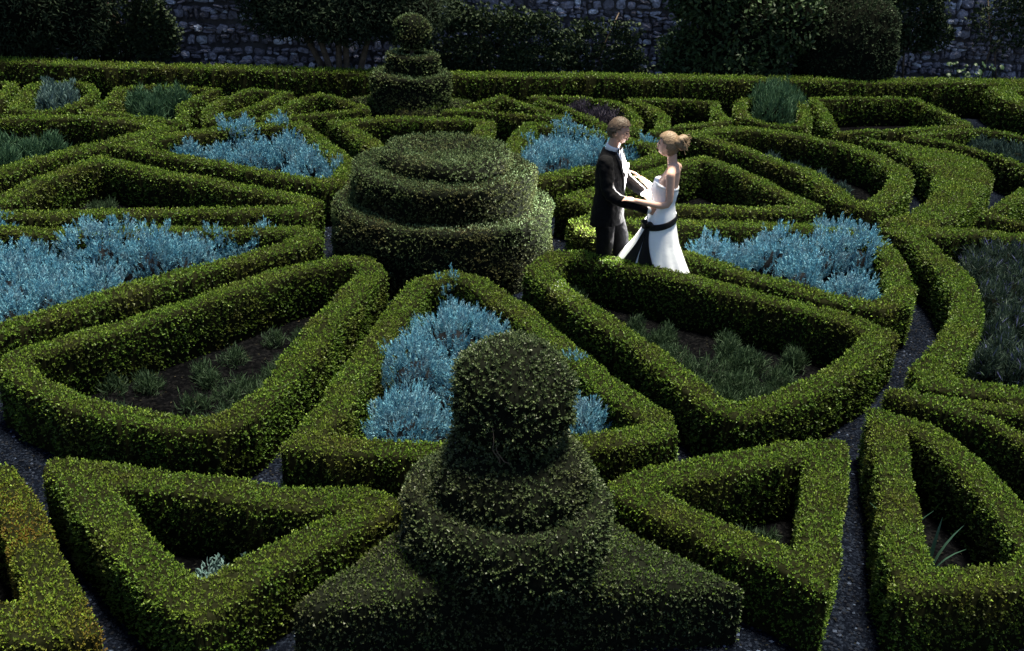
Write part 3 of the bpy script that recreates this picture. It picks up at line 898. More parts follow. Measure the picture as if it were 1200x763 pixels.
for k, spots in PLANTS.items():
    name, lab, cat = KINDS[k]
    grp = {'santolina': 'santolina mounds'}.get(name, name.replace('_', ' ') + 's in bed ' + {'B2': 'by the couple', 'B2L': 'of dark soil', 'B4': 'behind the bride',
           'B4L': 'of the empty triangle', 'B5': 'inside the leaf-shaped hedge', 'R3': 'beside the crescent', 'Bk2': 'with hollow sides', 'B5L': 'beyond the triangle'}.get(k, 'of their own'))
    if name == 'santolina': grp = lab.replace('mound', 'mounds')
    if name == 'lavender': grp = 'dark lavender bushes in the curved bed'
    if name == 'weed': grp = lab.replace(' in the', 's in the').replace('weed on', 'weeds on').replace('soils in', 'soil in')
    big = max(spots, key=lambda q: q[2]); small = min(spots, key=lambda q: q[2])
    near = min(spots, key=lambda q: math.hypot(q[0] - CT[0], q[1] - CT[1]))
    lab0 = lab
    for (x, y, r) in spots:
        seed += 1
        lab = lab0
        if name in ('santolina', 'lavender') and (x, y, r) == big: lab = 'largest ' + lab0
        elif name in ('santolina', 'lavender') and (x, y, r) == small: lab = 'smallest ' + lab0
        elif name == 'santolina' and (x, y, r) == near: lab = lab0.split(' in the ')[0] + ' closest to the round topiary, in the ' + lab0.split(' in the ')[1].split(' next ')[0].split(' behind the empty')[0]
        if name != 'santolina': x, y = settle(k, x, y, r)
        far = eye_dist(x, y) / 9.0
        A = max(0.5, (r / 0.3) ** 1.6)
        if name == 'santolina':
            plant(name, lab, cat, grp, x, y, r * 1.06, min(0.68, 0.34 + r * 0.75) * (0.80 + 0.45 * ((seed * 37) % 10) / 10), M['santolina'], M['santolina_shade_core'],
                  int(580 * A / max(1, far) ** 0.6), 19, 0.095 * max(1, far) ** 0.2, 0.0043 * max(1, far) ** 0.75, seed)
        elif name == 'grey_shrub':
            plant(name, lab, cat, grp, x, y, r * 1.3, 0.6, M['greyleaf'], M['yew_core'], 160, 9, 0.10, 0.02, seed)
        elif name == 'green_bush':
            plant(name, lab, cat, grp, x, y, r * 1.45, 0.86, M['feather'], M['yew_core'], 260, 11, 0.15, 0.012, seed, lean=0.35)
        elif name == 'feathery_plant':
            plant(name, lab, cat, grp, x, y, r * 1.25, 0.52, M['feather'], M['yew_core'], 200, 10, 0.15, 0.012, seed, lean=0.35)
        elif name == 'low_shrub':
            plant(name, lab, cat, grp, x, y, r * 1.2, 0.42 if k == 'R3' else 0.36, M['teal'], M['yew_core'], 180, 9, 0.09, 0.013, seed)
        elif name == 'weed':
            hh = {'B2': 0.21, 'B2L': 0.15}.get(k, 0.13)
            o = empty(name, (x, y, 0), lab, cat, grp)
            V = mound_mesh(r * 1.25, hh, 95 if k == 'B2' else 40, 9, 0.085, 0.007, seed, lean=0.5, jit=0.5)
            obj('foliage', mesh_np('foliage', V, [quads(V)], M['weed']), o, kind='stuff')
        elif name == 'lavender':
            plant(name, lab, cat, grp, x, y, r * 1.25, 0.55, [M['lavender'], M['flower']], M['yew_core'], 230, 11, 0.11, 0.008, seed, lean=0.4, jit=0.45)
        elif name == 'heather':
            plant(name, lab, cat, grp, x, y, r * 1.5, 0.46, M['heather'], M['yew_core'], 180, 8, 0.08, 0.014, seed)
        elif name == 'silver_shrub':
            plant(name, lab if r > 0.09 else 'tiny silvery seedling next to the small silvery shrub', cat, grp, x, y, r * 1.1, 0.26 if r > 0.09 else 0.18, M['greyleaf'], M['yew_core'], 60, 7, 0.05, 0.016, seed, jit=0.7)

# iris clumps with single strap leaves
def iris(x, y, n, seed, label):
    rng = np.random.default_rng(seed)
    o = empty('iris_plant', (x, y, 0), label, 'plant', 'iris plants')
    for i in range(n):
        az = rng.uniform(0, 6.28); lean = rng.uniform(0.05, 0.5); L = rng.uniform(0.28, 0.52); w = 0.014
        V, F = [], []
        side = np.array([-math.sin(az), math.cos(az), 0])
        for j in range(7):
            u = j / 6
            cx = np.array([math.cos(az), math.sin(az), 0]) * (0.02 + lean * L * u ** 2) + np.array([0, 0, L * (u - 0.25 * lean * u ** 3)])
            ww = w * (1 - u ** 3) + 0.001
            V += [cx + side * ww, cx + np.array([math.cos(az), math.sin(az), 0]) * 0.004, cx - side * ww]
        for j in range(6):
            for k in range(2):
                F.append((j * 3 + k, j * 3 + k + 1, j * 3 + 4 + k, j * 3 + 3 + k))
        obj('strap_leaf', mesh_np('strap_leaf', V, [F], M['iris'], smooth=True), o)


iris(2.62, 6.16, 7, 51, 'iris with tall strap leaves inside the upright wedge hedge')
iris(2.70, 5.86, 5, 52, 'iris with short fallen strap leaves inside the upright wedge hedge')

# ------------------------------------------------------------------ loose slate gravel on the near paths
rng = np.random.default_rng(77)
n = 60000
X = np.stack([rng.uniform(-5.5, 6.0, n), rng.uniform(3.6, 12.2, n)], 1)
X = X[np.abs(X[:, 0]) < 0.52 * X[:, 1] + 0.6]
keep = np.ones(len(X), bool)
for k, (R, f) in PLAN.items():
    lo, hi = R.min(0) - 0.3, R.max(0) + 0.3
    s = np.where((X > lo).all(1) & (X < hi).all(1))[0]
    if len(s): keep[s[(f(X[s]) > -0.01) | inside(X[s], R)]] = False
keep &= np.hypot(X[:, 0] - CT[0], X[:, 1] - CT[1]) > 1.15
X = X[keep]
n = len(X)
s = rng.uniform(0.006, 0.015, n)
oct_v = np.array([(1, 0, 0), (0, 1, 0), (-1, 0, 0), (0, -1, 0), (0, 0, .6), (0, 0, -.6)])
oct_f = np.array([(0, 1, 4), (1, 2, 4), (2, 3, 4), (3, 0, 4), (1, 0, 5), (2, 1, 5), (3, 2, 5), (0, 3, 5)])
ang = rng.uniform(0, 6.28, n)
ca, sa = np.cos(ang), np.sin(ang)
V = oct_v[None] * s[:, None, None] * rng.uniform(0.6, 1.3, (n, 6, 1))
V = np.stack([V[..., 0] * ca[:, None] - V[..., 1] * sa[:, None], V[..., 0] * sa[:, None] + V[..., 1] * ca[:, None], V[..., 2]], -1)
V += np.stack([X[:, 0], X[:, 1], s * 0.35], 1)[:, None]
F = (oct_f[None] + (np.arange(n) * 6)[:, None, None]).reshape(-1, 3)
# dry clippings and fallen leaves on soil and paths
m_ = 7000
Xl = np.stack([rng.uniform(-5.5, 6.0, m_), rng.uniform(3.6, 13.0, m_)], 1)
pl_ = np.c_[Xl, rng.uniform(0.012, 0.02, m_)]
Vl = blades(pl_, unit(np.c_[rng.normal(size=(m_, 2)), rng.normal(size=m_) * 0.15]), unit(np.c_[rng.normal(size=(m_, 2)) * 0.3, np.ones(m_)]), rng.uniform(0.012, 0.03, m_), rng.uniform(0.006, 0.014, m_))
M['litter'] = leaf_mat('dry_leaf_litter', [(0.0, (0.008, 0.008, 0.005)), (0.8, (0.02, 0.018, 0.010)), (1.0, (0.08, 0.065, 0.035))], rough=0.8, spec=0.1)
tag(obj('leaf_litter', mesh_np('leaf_litter', Vl, [quads(Vl)], M['litter'])), 'dry hedge clippings strewn over soil and paths', 'leaf litter', kind='stuff')
g = obj('loose_gravel', mesh_np('loose_gravel', V.reshape(-1, 3), [F], M['pebble']))
tag(g, 'loose slate chippings on the paths between the hedges', 'gravel', kind='stuff')
TRI_COUNT += len(F)

# ------------------------------------------------------------------ the rubble wall behind the garden
W0, W1 = np.array([-13.0, 17.35 + 2.25]), np.array([13.0, 20.95 + 2.35])
WL = float(np.linalg.norm(W1 - W0))
wdir = (W1 - W0) / WL
wang = math.atan2(wdir[1], wdir[0])
wall = empty('stone_wall', (W0[0], W0[1], 0), 'tall old rubble stone wall closing off the garden', 'wall', rz=wang)
WH = 3.3


def box_mesh(name, lo, hi, mat):
    x0, y0, z0 = lo; x1, y1, z1 = hi
    V = [(x0, y0, z0), (x1, y0, z0), (x1, y1, z0), (x0, y1, z0), (x0, y0, z1), (x1, y0, z1), (x1, y1, z1), (x0, y1, z1)]
    F = [(3, 2, 1, 0), (4, 5, 6, 7), (0, 1, 5, 4), (1, 2, 6, 5), (2, 3, 7, 6), (3, 0, 4, 7)]
    return mesh_np(name, V, [F], mat)


obj('mortar_core', box_mesh('mortar_core', (0, 0.03, -0.05), (WL, 0.55, WH), M['mortar']), wall)


def stone_proto(seed):
    rng = np.random.default_rng(seed)
    n = 3
    g = np.linspace(-1, 1, n + 1)
    V, F, idx = [], [], {}
    def vid(p):
        key = tuple(np.round(p, 4))
        if key not in idx:
            idx[key] = len(V); V.append(np.array(p, float))
        return idx[key]
    for ax in range(3):
        for sg in (-1, 1):
            if ax == 1 and sg == 1: continue            # the back is bedded in the mortar
            for i in range(n):
                for j in range(n):
                    c = []
                    for a, b in ((i, j), (i + 1, j), (i + 1, j + 1), (i, j + 1)):
                        p = [0, 0, 0]; p[ax] = sg; p[(ax + 1) % 3] = g[a]; p[(ax + 2) % 3] = g[b]
                        c.append(vid(p))
                    F.append(c if sg > 0 else c[::-1])
    V = np.array(V)
    q = np.abs(V) ** 4
    V = V / np.maximum(q.sum(1, keepdims=True) ** (1 / 4), 1e-6)      # rounded block
    V += rng.normal(size=V.shape) * 0.12
    return V * 0.5, np.array(F)


protos = [stone_proto(500 + i) for i in range(8)]
proto_me = [mesh_np('stone', V, [F], M['stone'], smooth=False) for V, F in protos]
rng = np.random.default_rng(5)
stones = []
z = 0.0
while z < WH:                       # roughly coursed rubble: courses wander, many stones are split in two
    hrow = rng.uniform(0.10, 0.21)
    u = -rng.uniform(0, 0.2)
    ph = rng.uniform(0, 6.28)
    while u < WL:
        wd = rng.uniform(0.07, 0.27) * (0.7 + hrow * 2)
        zc = z + hrow / 2 + 0.035 * math.sin(u * 1.3 + ph) + rng.uniform(-0.025, 0.025)
        parts = [(zc, hrow * rng.uniform(0.72, 1.12))]
        if rng.random() < 0.42:
            q = rng.uniform(0.35, 0.65)
            parts = [(zc - hrow * (1 - q) / 2, hrow * q), (zc + hrow * q / 2, hrow * (1 - q))]
        for zz, hh in parts:
            k = rng.uniform(0.75, 1.0)
            stones.append((u + wd / 2 + rng.uniform(-0.01, 0.01), zz, max(0.04, wd * k - 0.01), max(0.035, hh - 0.012), rng.uniform(0.05, 0.18), rng.integers(8), rng.uniform(-0.3, 0.3)))
        u += wd
    z += hrow


def in_view(u, z):
    x = W0[0] + wdir[0] * u
    seen = (-6.3 < x < -4.6) or (-1.0 < x < 2.7) or (6.2 < x < 10.2)
    return seen and 0.35 < z < 2.1


cand = sorted([s for s in stones if in_view(s[0], s[1])], key=lambda s: -s[2] * s[3])[:290]
chosen = set(id(s) for s in cand)
SV, SF, off = [], [], 0
for s in stones:
    u, zz, wd, hh, dp, k, tilt = s
    if id(s) in chosen:
        o = obj('stone', proto_me[k], wall, (u, 0.01, zz))
        o.scale = (wd, dp, hh)
        o.rotation_euler = (0, tilt, 0)
    else:
        V, F = protos[k]
        c, sn = math.cos(tilt), math.sin(tilt)
        P_ = V * np.array([wd, dp, hh])
        P_ = np.stack([P_[:, 0] * c + P_[:, 2] * sn, P_[:, 1], -P_[:, 0] * sn + P_[:, 2] * c], 1) + np.array([u, 0.01, zz])
        SV.append(P_); SF.append(F + off); off += len(V)
SV, SF = np.concatenate(SV), np.concatenate(SF)
obj('more_stones', mesh_np('more_stones', SV, [SF], M['stone']), wall, kind='stuff')
TRI_COUNT += len(SF) * 2


# ------------------------------------------------------------------ trees and shrubs along the wall
def tube(path, radii, n=8, cap=True):
    path = np.asarray(path, float)
    tg = unit(np.gradient(path, axis=0))
    ref = np.array([0.31, 0.87, 0.38])
    V = []
    for p, t_, r in zip(path, tg, radii):
        a = unit(np.cross(t_, ref)); b = np.cross(t_, a)
        for i in range(n):
            th = 2 * math.pi * i / n
            V.append(p + r * (a * math.cos(th) + b * math.sin(th)))
    F = [(j * n + i, j * n + (i + 1) % n, (j + 1) * n + (i + 1) % n, (j + 1) * n + i) for j in range(len(path) - 1) for i in range(n)]
    T = []
    if cap:
        c0, c1 = len(V), len(V) + 1
        V += [path[0], path[-1]]
        m = (len(path) - 1) * n
        T = [(c0, (i + 1) % n, i) for i in range(n)] + [(c1, m + i, m + (i + 1) % n) for i in range(n)]
    return np.array(V), [np.array(F), np.array(T)] if cap else [np.array(F)]


def crown_leaves(blobs, n, L, W, seed, droop=0.0, shell=0.55):
    """leaf blades through the outer part of a set of ellipsoids (cx, cy, cz, rx, ry, rz)"""
    rng = np.random.default_rng(seed)
    B = np.array(blobs, float)
    vol = (B[:, 3] * B[:, 4] * B[:, 5]) ** (2 / 3)
    k = rng.choice(len(B), n, p=vol / vol.sum())
    d = rand_unit(n, rng)
    q = rng.uniform(shell, 1.06, n) ** 0.6
    q *= 1 + 0.16 * vnoise(d[:, 0] * 3 + k * 3.1, d[:, 2] * 3, 0.6, seed)
    p = B[k, :3] + d * B[k, 3:] * q[:, None]
    ok = p[:, 2] > 0.03
    p, d = p[ok], d[ok]
    n = len(p)
    dd = unit(d * 0.6 + rng.normal(size=(n, 3)) * 0.7 + np.array([0, 0, 0.15 - droop]))
    f = unit(d * 0.7 + np.array([0, -0.1, 0.6]) + rng.normal(size=(n, 3)) * 0.5)
    s = rng.uniform(0.7, 1.3, n)
    return blades(p, dd, f, L * s, W * s, 0.2)


def along(x, off):
    """a spot at garden x, off metres behind the long hedge"""
    return x, back_y(x) + off


def tree(name, label, cat, x, off, blobs, n, L, W, mat, seed, trunks=(), group=None, core=0.7, **kw):
    global TRI_COUNT
    bx, by = along(x, off)
    o = empty(name, (bx, by, 0), label, cat, group)
    V = crown_leaves(blobs, n, L, W, seed, **kw)
    TRI_COUNT += len(V) // 2
    cr = obj('crown', mesh_np('crown', V, [quads(V)], mat), o, kind='stuff')
    for (pts, rr) in trunks:
        V, F = tube(pts, rr, 9)
        obj('trunk', mesh_np('trunk', V, F, M['bark'], smooth=True), o)
    if core:
        VV, FF, off_ = [], [], 0
        for (cx, cy, cz, rx, ry, rz) in blobs:
            V, F = lathe([(math.sin(a), -math.cos(a)) for a in np.linspace(0.05, math.pi - 0.02, 9)], n=16, seed=seed, wob=0.12)
            V = V * np.array([rx, ry, rz]) * core + np.array([cx, cy, cz])
            V[:, 2] = np.maximum(V[:, 2], 0.02)
            VV.append(V); FF.append(F[0] + off_); off_ += len(V)
        obj('inner_branches', mesh_np('inner_branches', np.concatenate(VV), [np.concatenate(FF)], M['yew_core'], smooth=True), o)
    return o


def lobes(cx, cz, rx, rz, ry, n, seed, lo=0.25, hi=0.5):
    r = np.random.default_rng(seed)
    out = [(cx, 0, cz, rx * 0.75, ry * 0.75, rz * 0.75)]
    for i in range(n):
        a = r.uniform(0, 6.28); e = r.uniform(-0.9, 0.9)
        s = r.uniform(lo, hi)
        out.append((cx + rx * 0.72 * math.cos(a) * math.cos(e), ry * 0.72 * math.sin(a) * math.cos(e), cz + rz * 0.72 * math.sin(e), rx * s, ry * s, rz * s))
    return out


# dense dark yew at the corner
tree('yew_tree', 'huge black-green yew reaching down to the ground at the garden corner', 'tree', -8.9, 1.25,
     lobes(0.1, 1.7, 2.0, 1.95, 0.95, 14, 1), 52000, 0.075, 0.026, M['dark'], 61,
     trunks=[([(0, 0, 0), (0.05, 0, 0.8), (0, 0.05, 1.8)], [0.16, 0.13, 0.08])])
tree('yew_tree', 'second dark yew behind the far corner of the long hedge, beyond the huge one', 'tree', -11.3, 1.3,
     lobes(0, 1.6, 1.5, 1.7, 0.9, 9, 2), 9000, 0.12, 0.035, M['dark'], 62,
     trunks=[([(0, 0, 0), (0.05, 0, 0.8), (0, 0.05, 1.6)], [0.16, 0.13, 0.08])])
# straggly ivy on the wall next to it
tree('ivy', 'straggly brown-green ivy on the wall beside the huge yew', 'climber', -7.0, 1.95,
     lobes(0, 1.05, 0.95, 0.95, 0.16, 10, 3, 0.3, 0.5), 7500, 0.075, 0.055, M['ivy'], 63, core=0,
     trunks=[([(0.2, 0, 0), (0.1, 0.02, 0.6), (-0.2, 0.05, 1.3)], [0.03, 0.025, 0.015]), ([(-0.3, 0, 0), (-0.4, 0.02, 0.6), (-0.1, 0.05, 1.4)], [0.03, 0.022, 0.012])])
# spreading yew with bare stems below
tk = []
for i, (x0, x1) in enumerate(((-0.02, -0.28), (0.03, 0.02), (0.16, 0.13), (0.30, 0.50), (-0.12, -0.55))):
    tk.append(([(x0, 0.05 * i - 0.1, 0), (x0 * 0.7 + x1 * 0.3, 0.04 * i - 0.1, 0.45), (x1, 0.05 * i - 0.1, 1.0), (x1 * 1.5, 0.1, 1.7)], [0.062, 0.055, 0.048, 0.03]))
sp = [(-0.95, 0, 1.45, 0.7, 0.6, 0.5), (-0.4, 0, 1.55, 0.95, 0.75, 0.62), (0.5, 0, 1.60, 0.95, 0.75, 0.62), (1.15, 0, 1.5, 0.75, 0.6, 0.55), (-0.6, 0.1, 2.2, 1.0, 0.8, 0.7),
      (0.6, 0.1, 2.2, 1.0, 0.8, 0.7), (0, 0.1, 2.7, 0.9, 0.7, 0.6), (-1.35, 0, 2.0, 0.5, 0.5, 0.5), (0.1, -0.3, 1.35, 0.6, 0.5, 0.42)]
tree('yew_tree', 'spreading dark yew with several bare stems, behind the distant ball topiary', 'tree', -3.15, 1.0, sp, 42000, 0.075, 0.026, M['dark'], 64, trunks=tk)
# climbers on the middle of the wall
tree('ivy', 'thick dark ivy covering the wall beside the distant ball topiary', 'climber', -0.75, 1.85,
     lobes(0.1, 0.75, 1.9, 1.0, 0.2, 22, 5, 0.14, 0.34), 15000, 0.065, 0.05, M['ivy'], 65, core=0,
     trunks=[([(0.2, 0, 0), (0.1, 0.02, 0.6), (-0.2, 0.05, 1.3)], [0.03, 0.025, 0.015])])
tree('ivy', 'loose ivy thinning out on the pale stones behind the groom', 'climber', 1.35, 2.0,
     lobes(0, 0.7, 1.0, 0.7, 0.12, 14, 6, 0.12, 0.3), 3800, 0.07, 0.05, M['ivy'], 66, core=0,
     trunks=[([(0.1, 0, 0), (0.0, 0.02, 0.6), (0.3, 0.05, 1.4)], [0.022, 0.018, 0.01])])
# broad-leaved shrub
tree('laurel_shrub', 'broad-leaved laurel shrub against the wall beside the clipped yew dome', 'shrub', 3.75, 1.15,
     lobes(0, 1.2, 1.45, 1.6, 0.8, 18, 7, 0.25, 0.42), 24000, 0.095, 0.05, M['laurel'], 67,
     trunks=[([(0, 0, 0), (0.05, 0, 0.6), (0.1, 0.05, 1.3)], [0.06, 0.05, 0.03])])
# clipped yew dome
bx, by = along(5.75, 1.05)
o = empty('yew_dome', (bx, by, 0), 'large clipped dark yew dome standing before the wall', 'topiary')
prof = [(0.80, 0.0), (0.86, 0.5), (0.88, 1.0), (0.84, 1.4), (0.72, 1.72), (0.5, 1.93), (0.25, 2.02), (0.0, 2.05)]
V, F = lathe(dense_profile(prof, 0.07), n=64, seed=9, wob=0.04)
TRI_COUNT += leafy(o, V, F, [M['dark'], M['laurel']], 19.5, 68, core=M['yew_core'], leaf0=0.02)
# climbers by the corner
tree('ivy', 'sparse dark climber on the wall beside the clipped yew dome', 'climber', 7.2, 2.0,
     lobes(0, 1.45, 1.0, 0.85, 0.13, 12, 8, 0.2, 0.4), 6500, 0.075, 0.055, M['ivy'], 69, core=0,
     trunks=[([(0.1, 0, 0), (0.0, 0.02, 0.8), (0.3, 0.05, 1.8)], [0.025, 0.02, 0.01])])
tree('ivy', 'wiry climber with few leaves on the bluish stones by the garden corner', 'climber', 9.2, 2.05,
     lobes(0, 1.4, 0.9, 0.8, 0.12, 8, 9, 0.2, 0.4), 1900, 0.07, 0.05, M['ivy'], 70, core=0,
     trunks=[([(0.1, 0, 0), (-0.1, 0.02, 0.8), (0.3, 0.05, 1.9)], [0.02, 0.016, 0.01]), ([(-0.3, 0, 0), (-0.2, 0.02, 0.9), (-0.5, 0.05, 2.0)], [0.018, 0.014, 0.01])])
# large-leaved perennial peeping over the hedge
bx, by = along(8.25, 0.95)
o = empty('leafy_perennial', (bx, by, 0), 'bright green large-leaved plant peeping over the long hedge by the corner', 'plant')
rng = np.random.default_rng(12)
for i in range(30):
    a = rng.uniform(0, 6.28); r = rng.uniform(0.05, 0.42); hgt = rng.uniform(0.5, 0.80)
    c = np.array([r * 1.3 * math.cos(a), r * 0.5 * math.sin(a), hgt])
    nn = unit(np.array([math.cos(a) * 0.5, -0.5 + 0.3 * math.sin(a), 0.8]) + rng.normal(size=3) * 0.25)
    e1 = unit(np.cross(nn, [0.1, 1, 0.2])); e2 = np.cross(nn, e1)
    s = rng.uniform(0.035, 0.06)
    V = [c + nn * 0.01] + [c + s * (1 + 0.12 * math.cos(3 * k)) * (e1 * math.cos(k * 0.628) * 0.85 + e2 * math.sin(k * 0.628)) - nn * 0.012 for k in range(10)]
    T = [(0, 1 + k, 1 + (k + 1) % 10) for k in range(10)]
    obj('broad_leaf', mesh_np('broad_leaf', V, [T], M['bright'], smooth=True), o)
    V, F = tube([(c[0] * 0.4, c[1] * 0.4, 0), (c[0] * 0.8, c[1] * 0.8, hgt * 0.6), tuple(c)], [0.008, 0.006, 0.005], 5)
    obj('stalk', mesh_np('stalk', V, F, M['bright']), o)
# small self-sown ferns on the strip behind the hedge
for i, x in enumerate((-6.35, -5.1, -2.95, -2.3, -2.05)):
    bx, by = along(x, 0.75)
    o = empty('fern_tuft', (bx, by, 0), 'small pale fern tuft showing just above the long hedge under the wall', 'plant', 'fern tufts behind the long hedge')
    V = mound_mesh(0.16, 0.62, 60, 6, 0.12, 0.02, 800 + i)
    obj('foliage', mesh_np('foliage', V, [quads(V)], M['greyleaf']), o, kind='stuff')

# ------------------------------------------------------------------ bride and groom
M['skin_m'] = plain_mat('skin_tan', (0.50, 0.29, 0.21), 0.5, 0.35, 0.08, 30.0)
M['skin_f'] = plain_mat('skin_fair', (0.58, 0.36, 0.28), 0.5, 0.35, 0.08, 30.0)
M['suit'] = plain_mat('black_wool', (0.005, 0.005, 0.006), 0.85, 0.1, 0.3, 60.0, 0.2, 300.0)
M['satin'] = plain_mat('black_satin', (0.005, 0.005, 0.007), 0.5, 0.15, 0.3, 20.0)
M['shirt'] = plain_mat('white_cotton', (0.78, 0.79, 0.82), 0.7, 0.2, 0.04, 30.0)
M['dress'] = plain_mat('white_satin', (0.86, 0.88, 0.93), 0.45, 0.4, 0.03, 14.0, 0.15, 25.0)
M['hair_m'] = plain_mat('brown_hair', (0.075, 0.050, 0.032), 0.5, 0.4, 0.35, 90.0, 0.45, 120.0)
M['hair_f'] = plain_mat('dark_blonde_hair', (0.22, 0.15, 0.092), 0.45, 0.4, 0.45, 90.0, 0.5, 120.0)
M['eye'] = plain_mat('eye', (0.03, 0.025, 0.02), 0.2, 0.5, 0.1)
M['eye_white'] = plain_mat('eye_white', (0.7, 0.7, 0.7), 0.3, 0.5, 0.05)
M['lip'] = plain_mat('lips', (0.42, 0.16, 0.14), 0.4, 0.4, 0.1)
M['shoe'] = plain_mat('black_leather', (0.01, 0.01, 0.01), 0.3, 0.5, 0.2)
M['petal'] = plain_mat('cream_petals', (0.75, 0.74, 0.62), 0.6, 0.3, 0.1)


class Shape:
    def __init__(s):
        s.V, s.P, s.n = [], [], 0

    def add(s, V, polys):
        V = np.asarray(V, float)
        for p in polys:
            if len(p): s.P.append(np.asarray(p) + s.n)
        s.V.append(V); s.n += len(V)
        return s

    def limb(s, pts, radii, n=14):
        """tapered tube with round ends"""
        pts = [np.array(p, float) for p in pts]
        P_, R_ = [], []
        for i in range(len(pts) - 1):
            k = 5
            for j in range(k + (i == len(pts) - 2)):
                u = j / k
                P_.append(pts[i] * (1 - u) + pts[i + 1] * u); R_.append(radii[i] * (1 - u) + radii[i + 1] * u)
        P_, R_ = np.array(P_), np.array(R_)
        for _ in range(2):
            P_[1:-1] = (P_[:-2] + 2 * P_[1:-1] + P_[2:]) / 4
        d0, d1 = unit(P_[0] - P_[1]), unit(P_[-1] - P_[-2])
        A = [(P_[0] + d0 * R_[0] * q, R_[0] * math.sqrt(1 - q * q)) for q in (0.95, 0.7, 0.4)]
        B = [(P_[-1] + d1 * R_[-1] * q, R_[-1] * math.sqrt(1 - q * q)) for q in (0.4, 0.7, 0.95)]
        P2 = np.array([a[0] for a in A] + list(P_) + [b[0] for b in B])
        R2 = [a[1] for a in A] + list(R_) + [b[1] for b in B]
        V, F = tube(P2, R2, n)
        return s.add(V, F)

    def ell(s, c, r, n=20, rot=None):
        V, F = lathe([(math.sin(a), -math.cos(a)) for a in np.linspace(0.02, math.pi - 0.02, 14)], n=n, wob=0)
        V[:, 2] = np.clip(V[:, 2], -1, 1)
        V = V * np.array(r)
        if rot is not None: V = V @ np.array(rot.to_3x3()).T
        V = V + np.array(c)
        m = len(V)
        k = m // n - 1
        return s.add(V, F + [np.array([list(range(n))[::-1]]), np.array([[k * n + i for i in range(n)]])])

    def loft(s, rings, n=40, shape=None):
        """horizontal rings (z, cx, cy, rx, ry, tilt): tilt lifts the front"""
        V = []
        for i, (z, cx, cy, rx, ry, tl) in enumerate(rings):
            for k in range(n):
                th = 2 * math.pi * k / n
                q = shape(th, z) if shape else 1.0
                x, y = rx * math.cos(th) * q, ry * math.sin(th) * q
                V.append((cx + x, cy + y, z + tl * math.cos(th)))
        m = len(rings)
        F = [(j * n + i, j * n + (i + 1) % n, (j + 1) * n + (i + 1) % n, (j + 1) * n + i) for j in range(m - 1) for i in range(n)]
        return s.add(V, [np.array(F), np.array([list(range(n))[::-1]]), np.array([[(m - 1) * n + i for i in range(n)]])])

    def build(s, name, mat, parent, voxel=None, smooth_it=3, smooth=True):
        me = mesh_np(name, np.concatenate(s.V), s.P, mat, smooth=smooth)
        o = obj(name, me, parent)
        if voxel:
            r = o.modifiers.new('remesh', 'REMESH')
            r.mode = 'VOXEL'; r.voxel_size = voxel; r.use_smooth_shade = True
            q = o.modifiers.new('smooth', 'SMOOTH')
            q.factor = 0.5; q.iterations = smooth_it
        return o


def mat_to(root_loc, rz):
    c, s_ = math.cos(-rz), math.sin(-rz)
    def f(w):
        x, y = w[0] - root_loc[0], w[1] - root_loc[1]
        return np.array([x * c - y * s_, x * s_ + y * c, w[2] - root_loc[2]])
    return f


def head_shape(S, c, k=1.0, tilt=0.0, female=False):
    """head with brow, nose, lips, chin, jaw and ears; forward +X"""
    n, m = 44, 34
    V = []
    for j in range(m):
        ph = math.pi * (j + 0.5) / m - math.pi / 2
        for i in range(n):
            th = 2 * math.pi * i / n
            d = np.array([math.cos(ph) * math.cos(th), math.cos(ph) * math.sin(th), math.sin(ph)])
            p = d * np.array([0.098, 0.076, 0.118])
            if d[2] < -0.1:                                 # the jaw narrows
                q = min(1, (-0.1 - d[2]) / 0.9)
                p[1] *= 1 - 0.30 * q
                p[0] += 0.012 * q * (1 if d[0] > 0 else 0.0)
                if d[0] < 0: p[0] *= 1 - 0.35 * q
            if d[0] > 0.2:
                g = lambda a, z_, sa, sz, amp: amp * math.exp(-((d[1] - a) / sa) ** 2 - ((p[2] - z_) / sz) ** 2)
                p[0] += g(0, -0.012, 0.13, 0.020, 0.015) + g(0, -0.026, 0.15, 0.012, 0.014)     # nose
                p[0] += g(0, 0.030, 0.5, 0.014, 0.005)                                          # brow
                p[0] -= g(0.36, 0.008, 0.17, 0.013, 0.010) + g(-0.36, 0.008, 0.17, 0.013, 0.010)  # sockets
                p[0] += g(0, -0.055, 0.22, 0.010, 0.006)                                        # lips
                p[0] -= g(0, -0.070, 0.25, 0.007, 0.004)
                p[0] += g(0, -0.094, 0.22, 0.016, 0.010)                                        # chin
            V.append(p * k)
    V = np.array(V)
    F = [(j * n + i, j * n + (i + 1) % n, (j + 1) * n + (i + 1) % n, (j + 1) * n + i) for j in range(m - 1) for i in range(n)]
    R = np.array(Matrix.Rotation(tilt, 3, 'Y'))
    V = V @ R.T + np.array(c)
    S.add(V, [np.array(F), np.array([list(range(n))[::-1]]), np.array([[(m - 1) * n + i for i in range(n)]])])
    for sg in (-1, 1):
        e = R @ (np.array([-0.008, sg * 0.076, -0.006]) * k) + np.array(c)
        S.ell(e, (0.017 * k, 0.008 * k, 0.028 * k), 12)
    return lambda v: R @ (np.array(v, float) * k) + np.array(c)


